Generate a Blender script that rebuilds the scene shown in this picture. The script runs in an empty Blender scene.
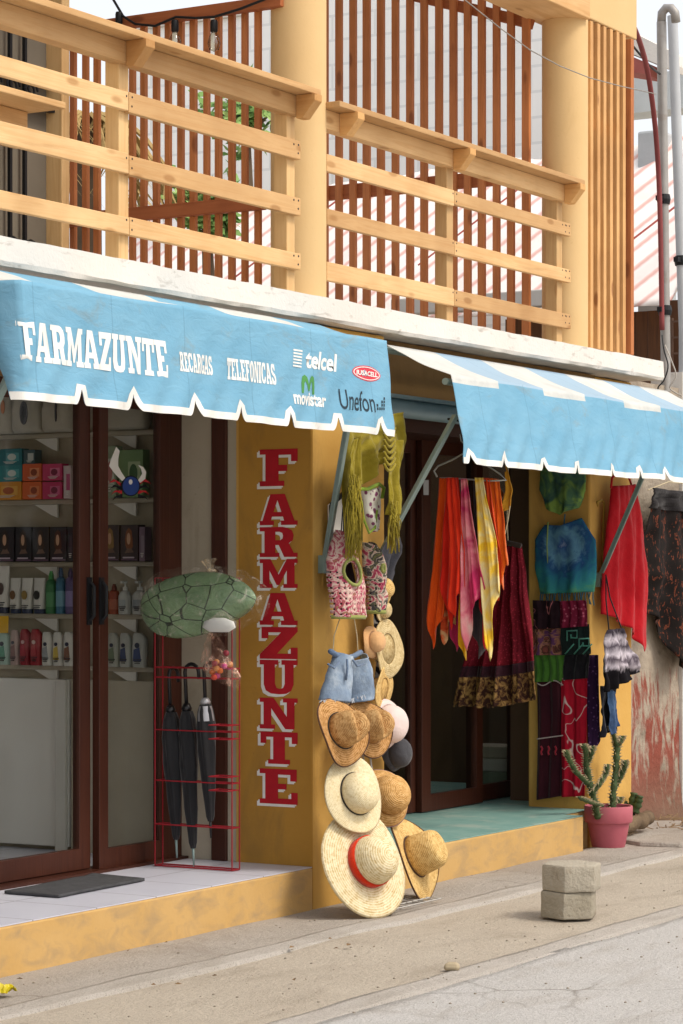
import bpy, bmesh, math, random
from mathutils import Vector, Matrix, noise
from mathutils.geometry import delaunay_2d_cdt
random.seed(7)
S = bpy.context.scene
COL = S.collection
PI = math.pi

# ------------------------------------------------------------------ camera, sky, sun, exposure
FPX = 2500.0
ANG = math.atan(1476.5 / FPX)                       # angle between the view and the shop front
FW = Vector((math.cos(ANG), math.sin(ANG), 0)); RT = Vector((math.sin(ANG), -math.cos(ANG), 0))
CAM = Vector((-9.4077, -5.70183, 1.458))
cd = bpy.data.cameras.new('camera'); cam = bpy.data.objects.new('camera', cd); COL.objects.link(cam)
cam.location = CAM
cam.rotation_euler = (PI / 2, 0, math.atan2(FW.y, FW.x) - PI / 2)
cd.sensor_fit = 'VERTICAL'; cd.sensor_height = 36.0; cd.lens = 36.0 * FPX / 1024.0
cd.shift_y = 69.0 / 1024.0; cd.clip_start = 0.1; cd.clip_end = 1000
S.camera = cam

SUN_EL, SUN_DIR = math.radians(54), Vector((0.10, -0.99, 0)).normalized()
wd = bpy.data.worlds.new('World'); S.world = wd; wd.use_nodes = True
nt = wd.node_tree; bg = nt.nodes['Background']
sky = nt.nodes.new('ShaderNodeTexSky'); sky.sky_type = 'NISHITA'; sky.sun_disc = False
sky.sun_elevation = SUN_EL; sky.sun_rotation = math.atan2(SUN_DIR.x, SUN_DIR.y)
sky.air_density = 1.0; sky.dust_density = 6.0; sky.ozone_density = 0.6
hz = nt.nodes.new('ShaderNodeMix'); hz.data_type = 'RGBA'; hz.inputs[0].default_value = 0.6        # thin bright cloud over the blue
nt.links.new(sky.outputs[0], hz.inputs[6]); hz.inputs[7].default_value = (7.4, 7.4, 7.5, 1)
nt.links.new(hz.outputs[2], bg.inputs[0]); bg.inputs[1].default_value = 0.122
sd = bpy.data.lights.new('sun', 'SUN'); sun = bpy.data.objects.new('sun', sd); COL.objects.link(sun)
sd.energy = 1.35; sd.angle = math.radians(14); sd.color = (1.0, 0.93, 0.82)
sv = Vector((SUN_DIR.x * math.cos(SUN_EL), SUN_DIR.y * math.cos(SUN_EL), math.sin(SUN_EL)))
sun.rotation_euler = sv.to_track_quat('Z', 'Y').to_euler(); sun.location = (0, -6, 9)
S.view_settings.view_transform = 'Standard'; S.view_settings.look = 'None'
S.view_settings.exposure = 0.62; S.view_settings.gamma = 1.0

# ------------------------------------------------------------------ helpers
def at(x, y, X=None, Y=None, Z=None):
    """the point of the real plane X=c, Y=c or Z=c that lies on the sight line through photo pixel x, y"""
    d = FW * FPX + RT * (x - 341.5) + Vector((0, 0, 581.0 - y))
    if X is not None: t = (X - CAM.x) / d.x
    elif Y is not None: t = (Y - CAM.y) / d.y
    else: t = (Z - CAM.z) / d.z
    return CAM + d * t

W = {}
def tag(o, label=None, cat=None, group=None, kind=None):
    if label: o['label'] = label
    if cat: o['category'] = cat
    if group: o['group'] = group
    if kind: o['kind'] = kind
    return o

def thing(name, label, cat, loc=(0, 0, 0), group=None, kind=None):
    o = bpy.data.objects.new(name, None); COL.objects.link(o); o.location = loc
    o.empty_display_size = 0.1
    W[o.name] = Vector(loc)
    return tag(o, label, cat, group, kind)

class MB:
    def __init__(self): self.v = []; self.f = []; self.uv = {}
    def add(self, vs, fs, uvs=None):
        b = len(self.v); self.v += [Vector(p) for p in vs]
        for i, f in enumerate(fs):
            if uvs: self.uv[len(self.f)] = uvs[i]
            self.f.append([b + k for k in f])
        return self
    def box(self, x0, x1, y0, y1, z0, z1):
        x0, x1 = min(x0, x1), max(x0, x1); y0, y1 = min(y0, y1), max(y0, y1); z0, z1 = min(z0, z1), max(z0, z1)
        return self.add([(x0, y0, z0), (x1, y0, z0), (x1, y1, z0), (x0, y1, z0), (x0, y0, z1), (x1, y0, z1), (x1, y1, z1), (x0, y1, z1)],
                        [(0, 3, 2, 1), (4, 5, 6, 7), (0, 1, 5, 4), (1, 2, 6, 5), (2, 3, 7, 6), (3, 0, 4, 7)])
    def bar(self, p, q, w, h, up=(0, 0, 1)):
        p, q = Vector(p), Vector(q); d = (q - p).normalized(); up = Vector(up)
        if abs(d.dot(up)) > .98: up = Vector((1, 0, 0))
        s = d.cross(up).normalized(); u = s.cross(d)
        vs = [c + s * (a * w / 2) + u * (b * h / 2) for c in (p, q) for a, b in ((-1, -1), (1, -1), (1, 1), (-1, 1))]
        return self.add(vs, [(3, 2, 1, 0), (4, 5, 6, 7), (0, 1, 5, 4), (1, 2, 6, 5), (2, 3, 7, 6), (3, 0, 4, 7)])
    def tube(self, path, r, n=8, caps=True):
        path = [Vector(p) for p in path]; m = len(path)
        rs = r if isinstance(r, (list, tuple)) else [r] * m
        t0 = (path[1] - path[0]).normalized()
        a = Vector((0, 0, 1)) if abs(t0.z) < .9 else Vector((1, 0, 0))
        nrm = t0.cross(a).normalized(); vs = []
        for i, p in enumerate(path):
            t = (path[min(i + 1, m - 1)] - path[max(i - 1, 0)])
            t = t.normalized() if t.length > 1e-9 else t0
            nrm = (nrm - t * nrm.dot(t))
            nrm = nrm.normalized() if nrm.length > 1e-6 else t.orthogonal().normalized()
            b = t.cross(nrm)
            for k in range(n):
                th = 2 * PI * k / n; vs.append(p + (nrm * math.cos(th) + b * math.sin(th)) * rs[i])
        fs = []; uvs = []
        for i in range(m - 1):
            for k in range(n):
                k2 = (k + 1) % n
                fs.append((i * n + k, i * n + k2, (i + 1) * n + k2, (i + 1) * n + k))
                uvs.append([(k / n, i / m), ((k + 1) / n, i / m), ((k + 1) / n, (i + 1) / m), (k / n, (i + 1) / m)])
        if caps:
            fs.append(tuple(reversed(range(n)))); uvs.append([(0, 0)] * n)
            fs.append(tuple((m - 1) * n + k for k in range(n))); uvs.append([(0, 0)] * n)
        return self.add(vs, fs, uvs)
    def lathe(self, o, axis, prof, n=32, side=None, deform=None, cap0=True, cap1=True):
        """prof: (radius, height along axis); uv = (turn, arc length)"""
        o = Vector(o); ax = Vector(axis).normalized()
        if side is None: side = Vector((0, 0, 1)) if abs(ax.z) < .9 else Vector((1, 0, 0))
        s = Vector(side); s = (s - ax * s.dot(ax)).normalized(); b = ax.cross(s)
        m = len(prof); arc = [0]
        for i in range(1, m): arc.append(arc[-1] + math.hypot(prof[i][0] - prof[i - 1][0], prof[i][1] - prof[i - 1][1]))
        vs = []
        for (r, h) in prof:
            for k in range(n):
                th = 2 * PI * k / n; x, y, z = r * math.cos(th), r * math.sin(th), h
                if deform: x, y, z = deform(x, y, z, r, th)
                vs.append(o + s * x + b * y + ax * z)
        fs = []; uvs = []
        for i in range(m - 1):
            for k in range(n):
                k2 = (k + 1) % n
                fs.append((i * n + k, i * n + k2, (i + 1) * n + k2, (i + 1) * n + k))
                uvs.append([(k / n, arc[i]), ((k + 1) / n, arc[i]), ((k + 1) / n, arc[i + 1]), (k / n, arc[i + 1])])
        if cap0 and prof[0][0] > 1e-5: fs.append(tuple(reversed(range(n)))); uvs.append([(0, 0)] * n)
        if cap1 and prof[-1][0] > 1e-5: fs.append(tuple((m - 1) * n + k for k in range(n))); uvs.append([(0, 0)] * n)
        return self.add(vs, fs, uvs)
    def loft(self, o, rings, n=20, p=2.0, yaw=0.0):
        """rings: (z, half x, half y[, dx, dy]) super-ellipses stacked upward"""
        vs = []
        for rg in rings:
            z, a, b = rg[:3]; dx, dy = (rg[3], rg[4]) if len(rg) > 3 else (0, 0)
            for k in range(n):
                th = 2 * PI * k / n; c, s_ = math.cos(th), math.sin(th)
                x = a * math.copysign(abs(c) ** (2 / p), c) + dx; y = b * math.copysign(abs(s_) ** (2 / p), s_) + dy
                x, y = x * math.cos(yaw) - y * math.sin(yaw), x * math.sin(yaw) + y * math.cos(yaw)
                vs.append(Vector(o) + Vector((x, y, z)))
        m = len(rings); fs = []
        for i in range(m - 1):
            for k in range(n):
                k2 = (k + 1) % n; fs.append((i * n + k, i * n + k2, (i + 1) * n + k2, (i + 1) * n + k))
        fs.append(tuple(reversed(range(n)))); fs.append(tuple((m - 1) * n + k for k in range(n)))
        return self.add(vs, fs)
    def grid(self, fn, nu, nv, skip=None):
        vs = [fn(i / nu, j / nv) for j in range(nv + 1) for i in range(nu + 1)]; fs = []; uvs = []
        for j in range(nv):
            for i in range(nu):
                if skip and skip((i + .5) / nu, (j + .5) / nv): continue
                a = j * (nu + 1) + i; fs.append((a, a + 1, a + nu + 2, a + nu + 1))
                uvs.append([(i / nu, j / nv), ((i + 1) / nu, j / nv), ((i + 1) / nu, (j + 1) / nv), (i / nu, (j + 1) / nv)])
        return self.add(vs, fs, uvs)
    def prism(self, pts, o, ex, ey, ez, t):
        """closed 2-D outline in the plane (ex, ey) at o, made t thick along ez"""
        o, ex, ey, ez = Vector(o), Vector(ex), Vector(ey), Vector(ez); n = len(pts)
        vs = [o + ex * p[0] + ey * p[1] + ez * d for d in (0, t) for p in pts]
        fs = [tuple(range(n)), tuple(reversed(range(n, 2 * n)))] + [(k, k + n, (k + 1) % n + n, (k + 1) % n) for k in range(n)]
        return self.add(vs, fs)
    def build(self, name, mat, parent=None, smooth=False, bevel=0, solid=0, sub=0, auto=False):
        off = W.get(parent.name, Vector()) if parent else Vector()
        me = bpy.data.meshes.new(name)
        me.from_pydata([tuple(p - off) for p in self.v], [], self.f)
        if self.uv:
            ul = me.uv_layers.new(name='UVMap')
            for pi, poly in enumerate(me.polygons):
                uv = self.uv.get(pi)
                if uv:
                    for k, li in enumerate(poly.loop_indices): ul.data[li].uv = uv[k]
        bm = bmesh.new(); bm.from_mesh(me); bmesh.ops.recalc_face_normals(bm, faces=bm.faces) if not solid else None
        bm.to_mesh(me); bm.free()
        if smooth: me.polygons.foreach_set('use_smooth', [True] * len(me.polygons))
        for m_ in (mat if isinstance(mat, (list, tuple)) else [mat]): me.materials.append(m_)
        o = bpy.data.objects.new(name, me); COL.objects.link(o)
        if parent: o.parent = parent
        W[o.name] = off.copy()
        if solid:
            s = o.modifiers.new('thickness', 'SOLIDIFY'); s.thickness = solid; s.offset = 0
        if bevel:
            b = o.modifiers.new('bevel', 'BEVEL'); b.width = bevel; b.segments = 2; b.limit_method = 'ANGLE'; b.angle_limit = math.radians(40)
        if sub:
            s = o.modifiers.new('subdivision', 'SUBSURF'); s.levels = sub; s.render_levels = sub
        if auto: 
            me.set_sharp_from_angle(angle=math.radians(40))
        return o

def copy_tree(o, dloc=None, parent=None):
    c = o.copy(); COL.objects.link(c); W[c.name] = W.get(o.name, Vector()).copy()
    if parent: c.parent = parent
    if dloc is not None: c.location = Vector(o.location) + Vector(dloc); W[c.name] = W[c.name] + Vector(dloc)
    for ch in list(o.children): copy_tree(ch, None, c)
    return c

# ------------------------------------------------------------------ materials
def lin(h):
    h = h.lstrip('#'); out = []
    for i in (0, 2, 4):
        c = int(h[i:i + 2], 16) / 255.0
        out.append(c / 12.92 if c <= .04045 else ((c + .055) / 1.055) ** 2.4)
    return (out[0], out[1], out[2], 1.0)

def base(name, rough=.8, spec=.3, metallic=0):
    m = bpy.data.materials.new(name); m.use_nodes = True
    p = m.node_tree.nodes['Principled BSDF']
    p.inputs['Roughness'].default_value = rough; p.inputs['Metallic'].default_value = metallic
    p.inputs['Specular IOR Level'].default_value = spec
    return m, m.node_tree, p

def coords(t, kind, scale):
    tc = t.nodes.new('ShaderNodeTexCoord'); mp = t.nodes.new('ShaderNodeMapping')
    mp.inputs['Scale'].default_value = scale; t.links.new(tc.outputs[kind], mp.inputs['Vector'])
    return mp.outputs[0]

def ramp(t, fac, stops, const=False):
    r = t.nodes.new('ShaderNodeValToRGB'); e = r.color_ramp.elements
    while len(e) < len(stops): e.new(0.5)
    for k, (p, c) in enumerate(stops):
        e[k].position = p; e[k].color = lin(c) if isinstance(c, str) else c
    if const: r.color_ramp.interpolation = 'CONSTANT'
    t.links.new(fac, r.inputs[0]); return r.outputs[0]

def tex(t, kind, vec, scale, detail=5, dist=0.0, rough=.6):
    if kind == 'noise':
        n = t.nodes.new('ShaderNodeTexNoise'); n.inputs['Detail'].default_value = detail; n.inputs['Distortion'].default_value = dist
        n.inputs['Roughness'].default_value = rough; out = n.outputs[0]
    elif kind == 'voronoi':
        n = t.nodes.new('ShaderNodeTexVoronoi'); out = n.outputs['Distance']
    elif kind == 'edge':
        n = t.nodes.new('ShaderNodeTexVoronoi'); n.feature = 'DISTANCE_TO_EDGE'; out = n.outputs['Distance']
    elif kind == 'cell':
        n = t.nodes.new('ShaderNodeTexVoronoi'); s = t.nodes.new('ShaderNodeSeparateColor'); t.links.new(n.outputs['Color'], s.inputs[0]); out = s.outputs[0]
    elif kind in ('bandx', 'bandy', 'bandz', 'rings'):
        n = t.nodes.new('ShaderNodeTexWave'); n.inputs['Distortion'].default_value = dist; n.inputs['Detail'].default_value = 2
        if kind == 'rings': n.wave_type = 'RINGS'; n.rings_direction = 'SPHERICAL'
        else: n.bands_direction = kind[-1].upper()
        out = n.outputs['Fac']
    elif kind == 'checker':
        n = t.nodes.new('ShaderNodeTexChecker'); out = n.outputs['Fac']
    t.links.new(vec, n.inputs['Vector']); n.inputs['Scale'].default_value = scale
    return out

def bump(t, p, h, strength, dist=.01):
    b = t.nodes.new('ShaderNodeBump'); b.inputs['Strength'].default_value = strength; b.inputs['Distance'].default_value = dist
    t.links.new(h, b.inputs['Height']); t.links.new(b.outputs[0], p.inputs['Normal'])

def mixc(t, fac, a, b, mode='MIX'):
    m = t.nodes.new('ShaderNodeMix'); m.data_type = 'RGBA'; m.blend_type = mode
    for s, v in ((0, fac), (6, a), (7, b)):
        if isinstance(v, (int, float)): m.inputs[s].default_value = v
        elif isinstance(v, str): m.inputs[s].default_value = lin(v)
        elif isinstance(v, tuple): m.inputs[s].default_value = v
        else: t.links.new(v, m.inputs[s])
    return m.outputs[2]

MC = {}
def pat(name, stops, kind='noise', scale=6, map=(1, 1, 1), coord='Object', detail=5, dist=0, rough=.85, spec=.25, const=False, bmp=0, bscale=None, metallic=0, spot=None, sheen=0, bd=.01):
    """patterned surface: one texture through a colour ramp, an optional layer of spots, optional bump"""
    if name in MC: return MC[name]
    m, t, p = base(name, rough, spec, metallic)
    v = coords(t, coord, map)
    c = ramp(t, tex(t, kind, v, scale, detail, dist), stops, const)
    if spot:                                   # (scale, lo, hi, colour)
        c = mixc(t, ramp(t, tex(t, 'noise', v, spot[0], 8, .4), [(spot[1], (0, 0, 0, 1)), (spot[2], (1, 1, 1, 1))]), c, spot[3])
    t.links.new(c, p.inputs['Base Color'])
    if sheen: p.inputs['Sheen Weight'].default_value = sheen
    if bmp: bump(t, p, tex(t, 'noise', v, bscale or scale * 6, 6), bmp, bd)
    MC[name] = m; return m

def plain(name, a, b=None, **k):
    b = b or a
    k.setdefault('scale', 4)
    return pat(name, [(.3, a), (.7, b)], **k)

def wood(name, c1, c2, axis, dark, rough=.65, knots=True):
    if name in MC: return MC[name]
    m, t, p = base(name, rough, .3)
    sc = [26, 26, 26]; sc['XYZ'.index(axis)] = 1.1
    v = coords(t, 'Object', tuple(sc))
    g = tex(t, 'noise', v, 1.0, 8, 1.2, .65)
    c = ramp(t, g, [(.3, c2), (.52, c1), (.75, c2)])
    v2 = coords(t, 'Object', (1, 1, 1))
    big = tex(t, 'noise', v2, 2.2, 3)
    c = mixc(t, ramp(t, big, [(.4, (0, 0, 0, 1)), (.75, (.5, .5, .5, 1))]), c, dark)
    if knots:
        sk = [9, 9, 9]; sk['XYZ'.index(axis)] = 3.2
        k = tex(t, 'voronoi', coords(t, 'Object', tuple(sk)), 1.0)
        c = mixc(t, ramp(t, k, [(.10, (.75, .75, .75, 1)), (.17, (0, 0, 0, 1))]), c, dark)
    oi = t.nodes.new('ShaderNodeObjectInfo'); tn = ramp(t, oi.outputs['Random'], [(0, 'd9cfc4'), (.5, 'f6efe6'), (1, 'ffffff')]); c = mixc(t, 1.0, c, tn, 'MULTIPLY')
    sd_ = [10, 10, 10]; sd_['XYZ'.index(axis)] = .9; st_ = tex(t, 'noise', coords(t, 'Object', tuple(sd_)), 1.6, 10, .8, .7)
    c = mixc(t, ramp(t, st_, [(.56, (0, 0, 0, 1)), (.70, (.45, .45, .45, 1))]), c, dark)
    t.links.new(c, p.inputs['Base Color']); bump(t, p, g, .35, .004)
    MC[name] = m; return m

def glass(name, tint='ffffff', a=.06):
    m = bpy.data.materials.new(name); m.use_nodes = True; t = m.node_tree; t.nodes.clear()
    o = t.nodes.new('ShaderNodeOutputMaterial'); mx = t.nodes.new('ShaderNodeMixShader'); tr = t.nodes.new('ShaderNodeBsdfTransparent')
    gl = t.nodes.new('ShaderNodeBsdfGlossy'); fr = t.nodes.new('ShaderNodeFresnel'); ad = t.nodes.new('ShaderNodeMath')
    tr.inputs[0].default_value = lin(tint); gl.inputs['Roughness'].default_value = .03; fr.inputs[0].default_value = 1.10
    ad.operation = 'ADD'; ad.inputs[1].default_value = a
    t.links.new(fr.outputs[0], ad.inputs[0]); t.links.new(ad.outputs[0], mx.inputs[0])
    t.links.new(tr.outputs[0], mx.inputs[1]); t.links.new(gl.outputs[0], mx.inputs[2]); t.links.new(mx.outputs[0], o.inputs[0])
    return m

# walls and ground
def wall_paint(name, a, b, stain, sscale=(1.2, 1.2, .5), lo=.52, hi=.72, bmp=.25):
    m, t, p = base(name, .85, .2)
    v = coords(t, 'Object', (1, 1, 1))
    c = ramp(t, tex(t, 'noise', v, 2.5, 8), [(.3, a), (.7, b)])
    s = tex(t, 'noise', coords(t, 'Object', sscale), 4.0, 10, .6)
    c = mixc(t, ramp(t, s, [(lo, (0, 0, 0, 1)), (hi, (.8, .8, .8, 1))]), c, stain)
    s2 = tex(t, 'noise', v, 30, 6)
    c = mixc(t, ramp(t, s2, [(.66, (0, 0, 0, 1)), (.74, (.45, .45, .45, 1))]), c, stain)
    t.links.new(c, p.inputs['Base Color']); bump(t, p, tex(t, 'noise', v, 45, 8), bmp, .006)
    return m
yellow = wall_paint('yellow_plaster', 'c6984c', 'cfa55a', 'a68048')
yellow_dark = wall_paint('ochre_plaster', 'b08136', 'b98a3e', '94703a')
step_paint = wall_paint('yellow_step_paint', 'be985c', 'c6a26a', 'a08866', (1.5, 1.5, 3), .46, .72)
tan_column = wall_paint('tan_column_paint', 'd3b27f', 'd9b987', 'c2a06c', lo=.6, hi=.9, bmp=.15)
slab_white = wall_paint('whitewashed_concrete', 'd2cec7', 'dad6cf', '90877b', (2.0, 2.0, 6), .58, .78, .4)
plaster_in = wall_paint('interior_plaster', 'aaa08c', 'b4aa97', '928872')
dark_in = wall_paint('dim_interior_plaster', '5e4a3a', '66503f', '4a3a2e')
soffit = wall_paint('brown_soffit', '7c5f3a', '86683f', '6a5030')
MC.clear()
brown_wood = wood('red_brown_door_wood', '4c281b', '3c1d13', 'Z', '301610', .45, False)
brown_wood_x = wood('red_brown_door_rail_wood', '4c281b', '3c1d13', 'X', '301610', .45, False)
pine_x = wood('pale_pine_board', 'e4c08d', 'd4a870', 'X', 'b08350')
pine_y = wood('pale_pine_bracket', 'e2b578', 'd2a062', 'Y', 'a87642')
pine_z = wood('pale_pine_post', 'e6c794', 'd8b27c', 'Z', 'b58b58')
slat_wood = wood('red_brown_slat_wood', 'c47f4e', 'a9683e', 'Z', '804a2c')
slat_wood_y = wood('red_brown_slat_rail_wood', 'b8724a', 'a25e3a', 'Y', '7c4329')
slat_light = wood('honey_slat_wood', 'e0b47a', 'cc9a60', 'Z', '8f5a30')
tile_white = plain('pale_lilac_floor_tile', 'bfc0cc', 'c9cad4', rough=.35, spec=.5, scale=3, bmp=.03, bscale=20)
tile_teal = plain('worn_teal_floor_paint', '6d958e', '86a79e', rough=.5, scale=7, bmp=.1, spot=(6, .55, .75, 'a5b0a4'))
black_iron = plain('black_iron', '17181a', '202124', rough=.5)
white_paint = plain('white_paint', 'd8d5cd', 'cfcbc2', rough=.6)
steel = plain('dull_green_grey_steel', '8fa39e', '7d918d', rough=.45, spec=.5, metallic=.35)
red_wire = plain('red_painted_wire', '98202a', '881a24', rough=.45)
clear = glass('window_glass', 'f6f7f5', .0)

# ------------------------------------------------------------------ slab-serif lettering
def ell(cx, cy, rx, ry, n=24): return [(cx + rx * math.cos(2 * PI * k / n), cy + ry * math.sin(2 * PI * k / n)) for k in range(n)]
GLY = {
'F': (.84, [[(0,0),(.52,0),(.52,.14),(.40,.14),(.40,.40),(.58,.40),(.58,.57),(.40,.57),(.40,.84),(.66,.84),(.66,.66),(.80,.66),(.80,1),(0,1),(0,.86),(.12,.86),(.12,.14),(0,.14)]]),
'E': (.88, [[(0,0),(.82,0),(.82,.34),(.68,.34),(.68,.16),(.40,.16),(.40,.42),(.58,.42),(.58,.58),(.40,.58),(.40,.84),(.66,.84),(.66,.66),(.80,.66),(.80,1),(0,1),(0,.86),(.12,.86),(.12,.14),(0,.14)]]),
'L': (.86, [[(0,0),(.8,0),(.8,.38),(.66,.38),(.66,.16),(.4,.16),(.4,.86),(.52,.86),(.52,1),(0,1),(0,.86),(.12,.86),(.12,.14),(0,.14)]]),
'T': (.92, [[(.20,0),(.72,0),(.72,.14),(.60,.14),(.60,.84),(.76,.84),(.76,.64),(.9,.64),(.9,1),(.02,1),(.02,.64),(.16,.64),(.16,.84),(.32,.84),(.32,.14),(.20,.14)]]),
'A': (1.0, [[(0,0),(.37,0),(.37,.14),(.29,.14),(.32,.27),(.60,.27),(.63,.14),(.55,.14),(.55,0),(.98,0),(.98,.14),(.90,.14),(.65,1),(.28,1),(.07,.14),(0,.14)], [(.36,.42),(.56,.42),(.46,.80)]]),
'R': (.98, [[(0,0),(.5,0),(.5,.14),(.40,.14),(.40,.40),(.48,.40),(.62,0),(.96,0),(.96,.14),(.86,.14),(.74,.46),(.84,.56),(.86,.72),(.82,.88),(.70,.97),(.58,1),(0,1),(0,.86),(.12,.86),(.12,.14),(0,.14)], [(.40,.56),(.52,.56),(.58,.62),(.59,.72),(.57,.80),(.50,.84),(.40,.84)]]),
'M': (1.16, [[(0,0),(.38,0),(.38,.14),(.29,.14),(.29,.60),(.50,.10),(.58,.10),(.80,.60),(.80,.14),(.70,.14),(.70,0),(1.12,0),(1.12,.14),(1.03,.14),(1.03,.86),(1.12,.86),(1.12,1),(.80,1),(.56,.46),(.32,1),(0,1),(0,.86),(.09,.86),(.09,.14),(0,.14)]]),
'Z': (.88, [[(0,0),(.82,0),(.82,.36),(.67,.36),(.67,.17),(.38,.17),(.82,.86),(.82,1),(.04,1),(.04,.64),(.19,.64),(.19,.83),(.46,.83),(0,.14)]]),
'U': (.98, [[(.10,.86),(0,.86),(0,1),(.46,1),(.46,.86),(.38,.86),(.38,.30),(.42,.18),(.50,.15),(.58,.18),(.62,.30),(.62,.86),(.54,.86),(.54,1),(.94,1),(.94,.86),(.84,.86),(.84,.28),(.78,.10),(.66,.01),(.48,-.01),(.28,.01),(.15,.10),(.10,.28)]]),
'N': (1.02, [[(0,0),(.40,0),(.40,.14),(.30,.14),(.30,.66),(.66,0),(.90,0),(.90,.86),(.98,.86),(.98,1),(.60,1),(.60,.86),(.70,.86),(.70,.40),(.36,1),(0,1),(0,.86),(.10,.86),(.10,.14),(0,.14)]]),
'C': (.92, [[(.84,.66),(.84,1),(.72,1),(.70,.93),(.56,1.0),(.42,1.01),(.22,.96),(.07,.80),(.02,.5),(.07,.20),(.22,.04),(.44,-.01),(.66,.04),(.80,.16),(.86,.34),(.68,.34),(.60,.20),(.46,.16),(.34,.24),(.31,.5),(.34,.76),(.44,.85),(.56,.82),(.68,.66)]]),
'G': (.92, [[(.84,.66),(.84,1),(.72,1),(.70,.93),(.56,1.0),(.42,1.01),(.22,.96),(.07,.80),(.02,.5),(.07,.20),(.22,.04),(.44,-.01),(.60,.03),(.70,.1),(.72,0),(.86,0),(.86,.46),(.50,.46),(.50,.32),(.60,.32),(.58,.2),(.46,.16),(.34,.24),(.31,.5),(.34,.76),(.44,.85),(.56,.82),(.68,.66)]]),
'O': (.94, [ell(.45, .5, .43, .51), ell(.45, .5, .15, .34)]),
'I': (.56, [[(0,0),(.5,0),(.5,.14),(.4,.14),(.4,.86),(.5,.86),(.5,1),(0,1),(0,.86),(.1,.86),(.1,.14),(0,.14)]]),
'S': (.88, [[(.06,0),(.18,0),(.21,.08),(.36,-.01),(.5,-.01),(.7,.05),(.82,.2),(.82,.36),(.72,.5),(.5,.58),(.34,.66),(.32,.76),(.4,.84),(.52,.83),(.62,.68),(.76,.68),(.76,1),(.64,1),(.62,.93),(.48,1.01),(.3,1.0),(.12,.92),(.05,.76),(.08,.6),(.2,.48),(.42,.4),(.54,.33),(.56,.24),(.48,.16),(.36,.17),(.24,.34),(.06,.34)]]),
}
def inside(p, loops):
    c = False
    for L in loops:
        n = len(L)
        for i in range(n):
            (x1, y1), (x2, y2) = L[i], L[(i + 1) % n]
            if (y1 > p[1]) != (y2 > p[1]) and p[0] < (x2 - x1) * (p[1] - y1) / (y2 - y1) + x1: c = not c
    return c
def fill(loops, step=None):
    """triangles of an outline with holes, with inner points so that it can follow a wavy surface"""
    vs, ed = [], []
    for L in loops:
        b = len(vs); n = len(L); vs += [Vector(p) for p in L]; ed += [(b + k, b + (k + 1) % n) for k in range(n)]
    if step:
        xs = [v.x for v in vs]; ys = [v.y for v in vs]; x = min(xs) + step * .5
        while x < max(xs):
            y = min(ys) + step * .5
            while y < max(ys):
                if inside((x, y), loops): vs.append(Vector((x + .003, y + .002)))
                y += step
            x += step
    r = delaunay_2d_cdt(vs, ed, [], 0, 1e-5)
    V = [(v.x, v.y) for v in r[0]]
    F = [f for f in r[2] if inside((sum(V[k][0] for k in f) / len(f), sum(V[k][1] for k in f) / len(f)), loops)]
    return V, F
def word(mb, s, fn, width, height, gap=.02, step=None):
    """slab-serif word: fn(x, y) puts a point of the width x height box on the surface"""
    tot = sum(GLY[ch][0] + gap for ch in s) - gap; sx = width / tot; x = 0
    for ch in s:
        adv, loops = GLY[ch]; V, F = fill(loops, step)
        mb.add([fn((x + p[0]) * sx, p[1] * height) for p in V], F); x += adv + gap
def type_word(mb, s, fn, width, height, shear=0, bold=0):
    """plain sans lettering in a width x height box (Blender's built-in typeface)"""
    cu = bpy.data.curves.new('t', 'FONT'); cu.body = s; cu.shear = shear; cu.offset = bold; cu.resolution_u = 4
    o = bpy.data.objects.new('t', cu); COL.objects.link(o); bpy.context.view_layer.update()
    me = o.evaluated_get(bpy.context.evaluated_depsgraph_get()).to_mesh()
    vs = [v.co.copy() for v in me.vertices]; fs = [tuple(p.vertices) for p in me.polygons]
    x0, x1 = min(v.x for v in vs), max(v.x for v in vs); y0, y1 = min(v.y for v in vs), max(v.y for v in vs)
    mb.add([fn((v.x - x0) / (x1 - x0) * width, (v.y - y0) / (y1 - y0) * height) for v in vs], fs)
    bpy.data.objects.remove(o); bpy.data.curves.remove(cu)

# ------------------------------------------------------------------ ground, pavement, road
def ground_mat(name, a, b, d, sc=3.0, speck='5e5347'):
    m, t, p = base(name, .95, .1)
    v = coords(t, 'Object', (1, 1, 1))
    c = ramp(t, tex(t, 'noise', v, sc, 10, .3, .65), [(.3, a), (.7, b)])
    c = mixc(t, ramp(t, tex(t, 'noise', coords(t, 'Object', (.8, 2.5, 1)), 2.1, 8, .5), [(.5, (0, 0, 0, 1)), (.72, (.8, .8, .8, 1))]), c, d)
    c = mixc(t, ramp(t, tex(t, 'noise', v, 60, 5), [(.66, (0, 0, 0, 1)), (.76, (.55, .55, .55, 1))]), c, speck)
    t.links.new(c, p.inputs['Base Color']); c2 = mixc(t, ramp(t, tex(t, 'noise', v, 180, 4), [(.38, (.5, .5, .5, 1)), (.46, (0, 0, 0, 1))]), c, '6d655a'); c2 = mixc(t, ramp(t, tex(t, 'noise', v, 150, 4), [(.60, (0, 0, 0, 1)), (.68, (.5, .5, .5, 1))]), c2, 'c9c3ba'); t.links.new(c2, p.inputs['Base Color']); bump(t, p, tex(t, 'noise', v, 32, 10, 0, .75), .9, .025)
    return m
dirt = ground_mat('pale_sandy_dirt', 'c0b4a3', 'c9bead', 'ac9f8e')
concrete = ground_mat('dusty_concrete', 'b4aba0', 'bdb5ab', 'aaa094', 2.2)
band_mat = ground_mat('concrete_kerb_band', 'c0b8ae', 'c8c1b8', 'b0a79b', 5)
road_mat = ground_mat('pale_concrete_road', 'c6c3be', 'd0cdc9', 'b6afa6', 1.6)
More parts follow.
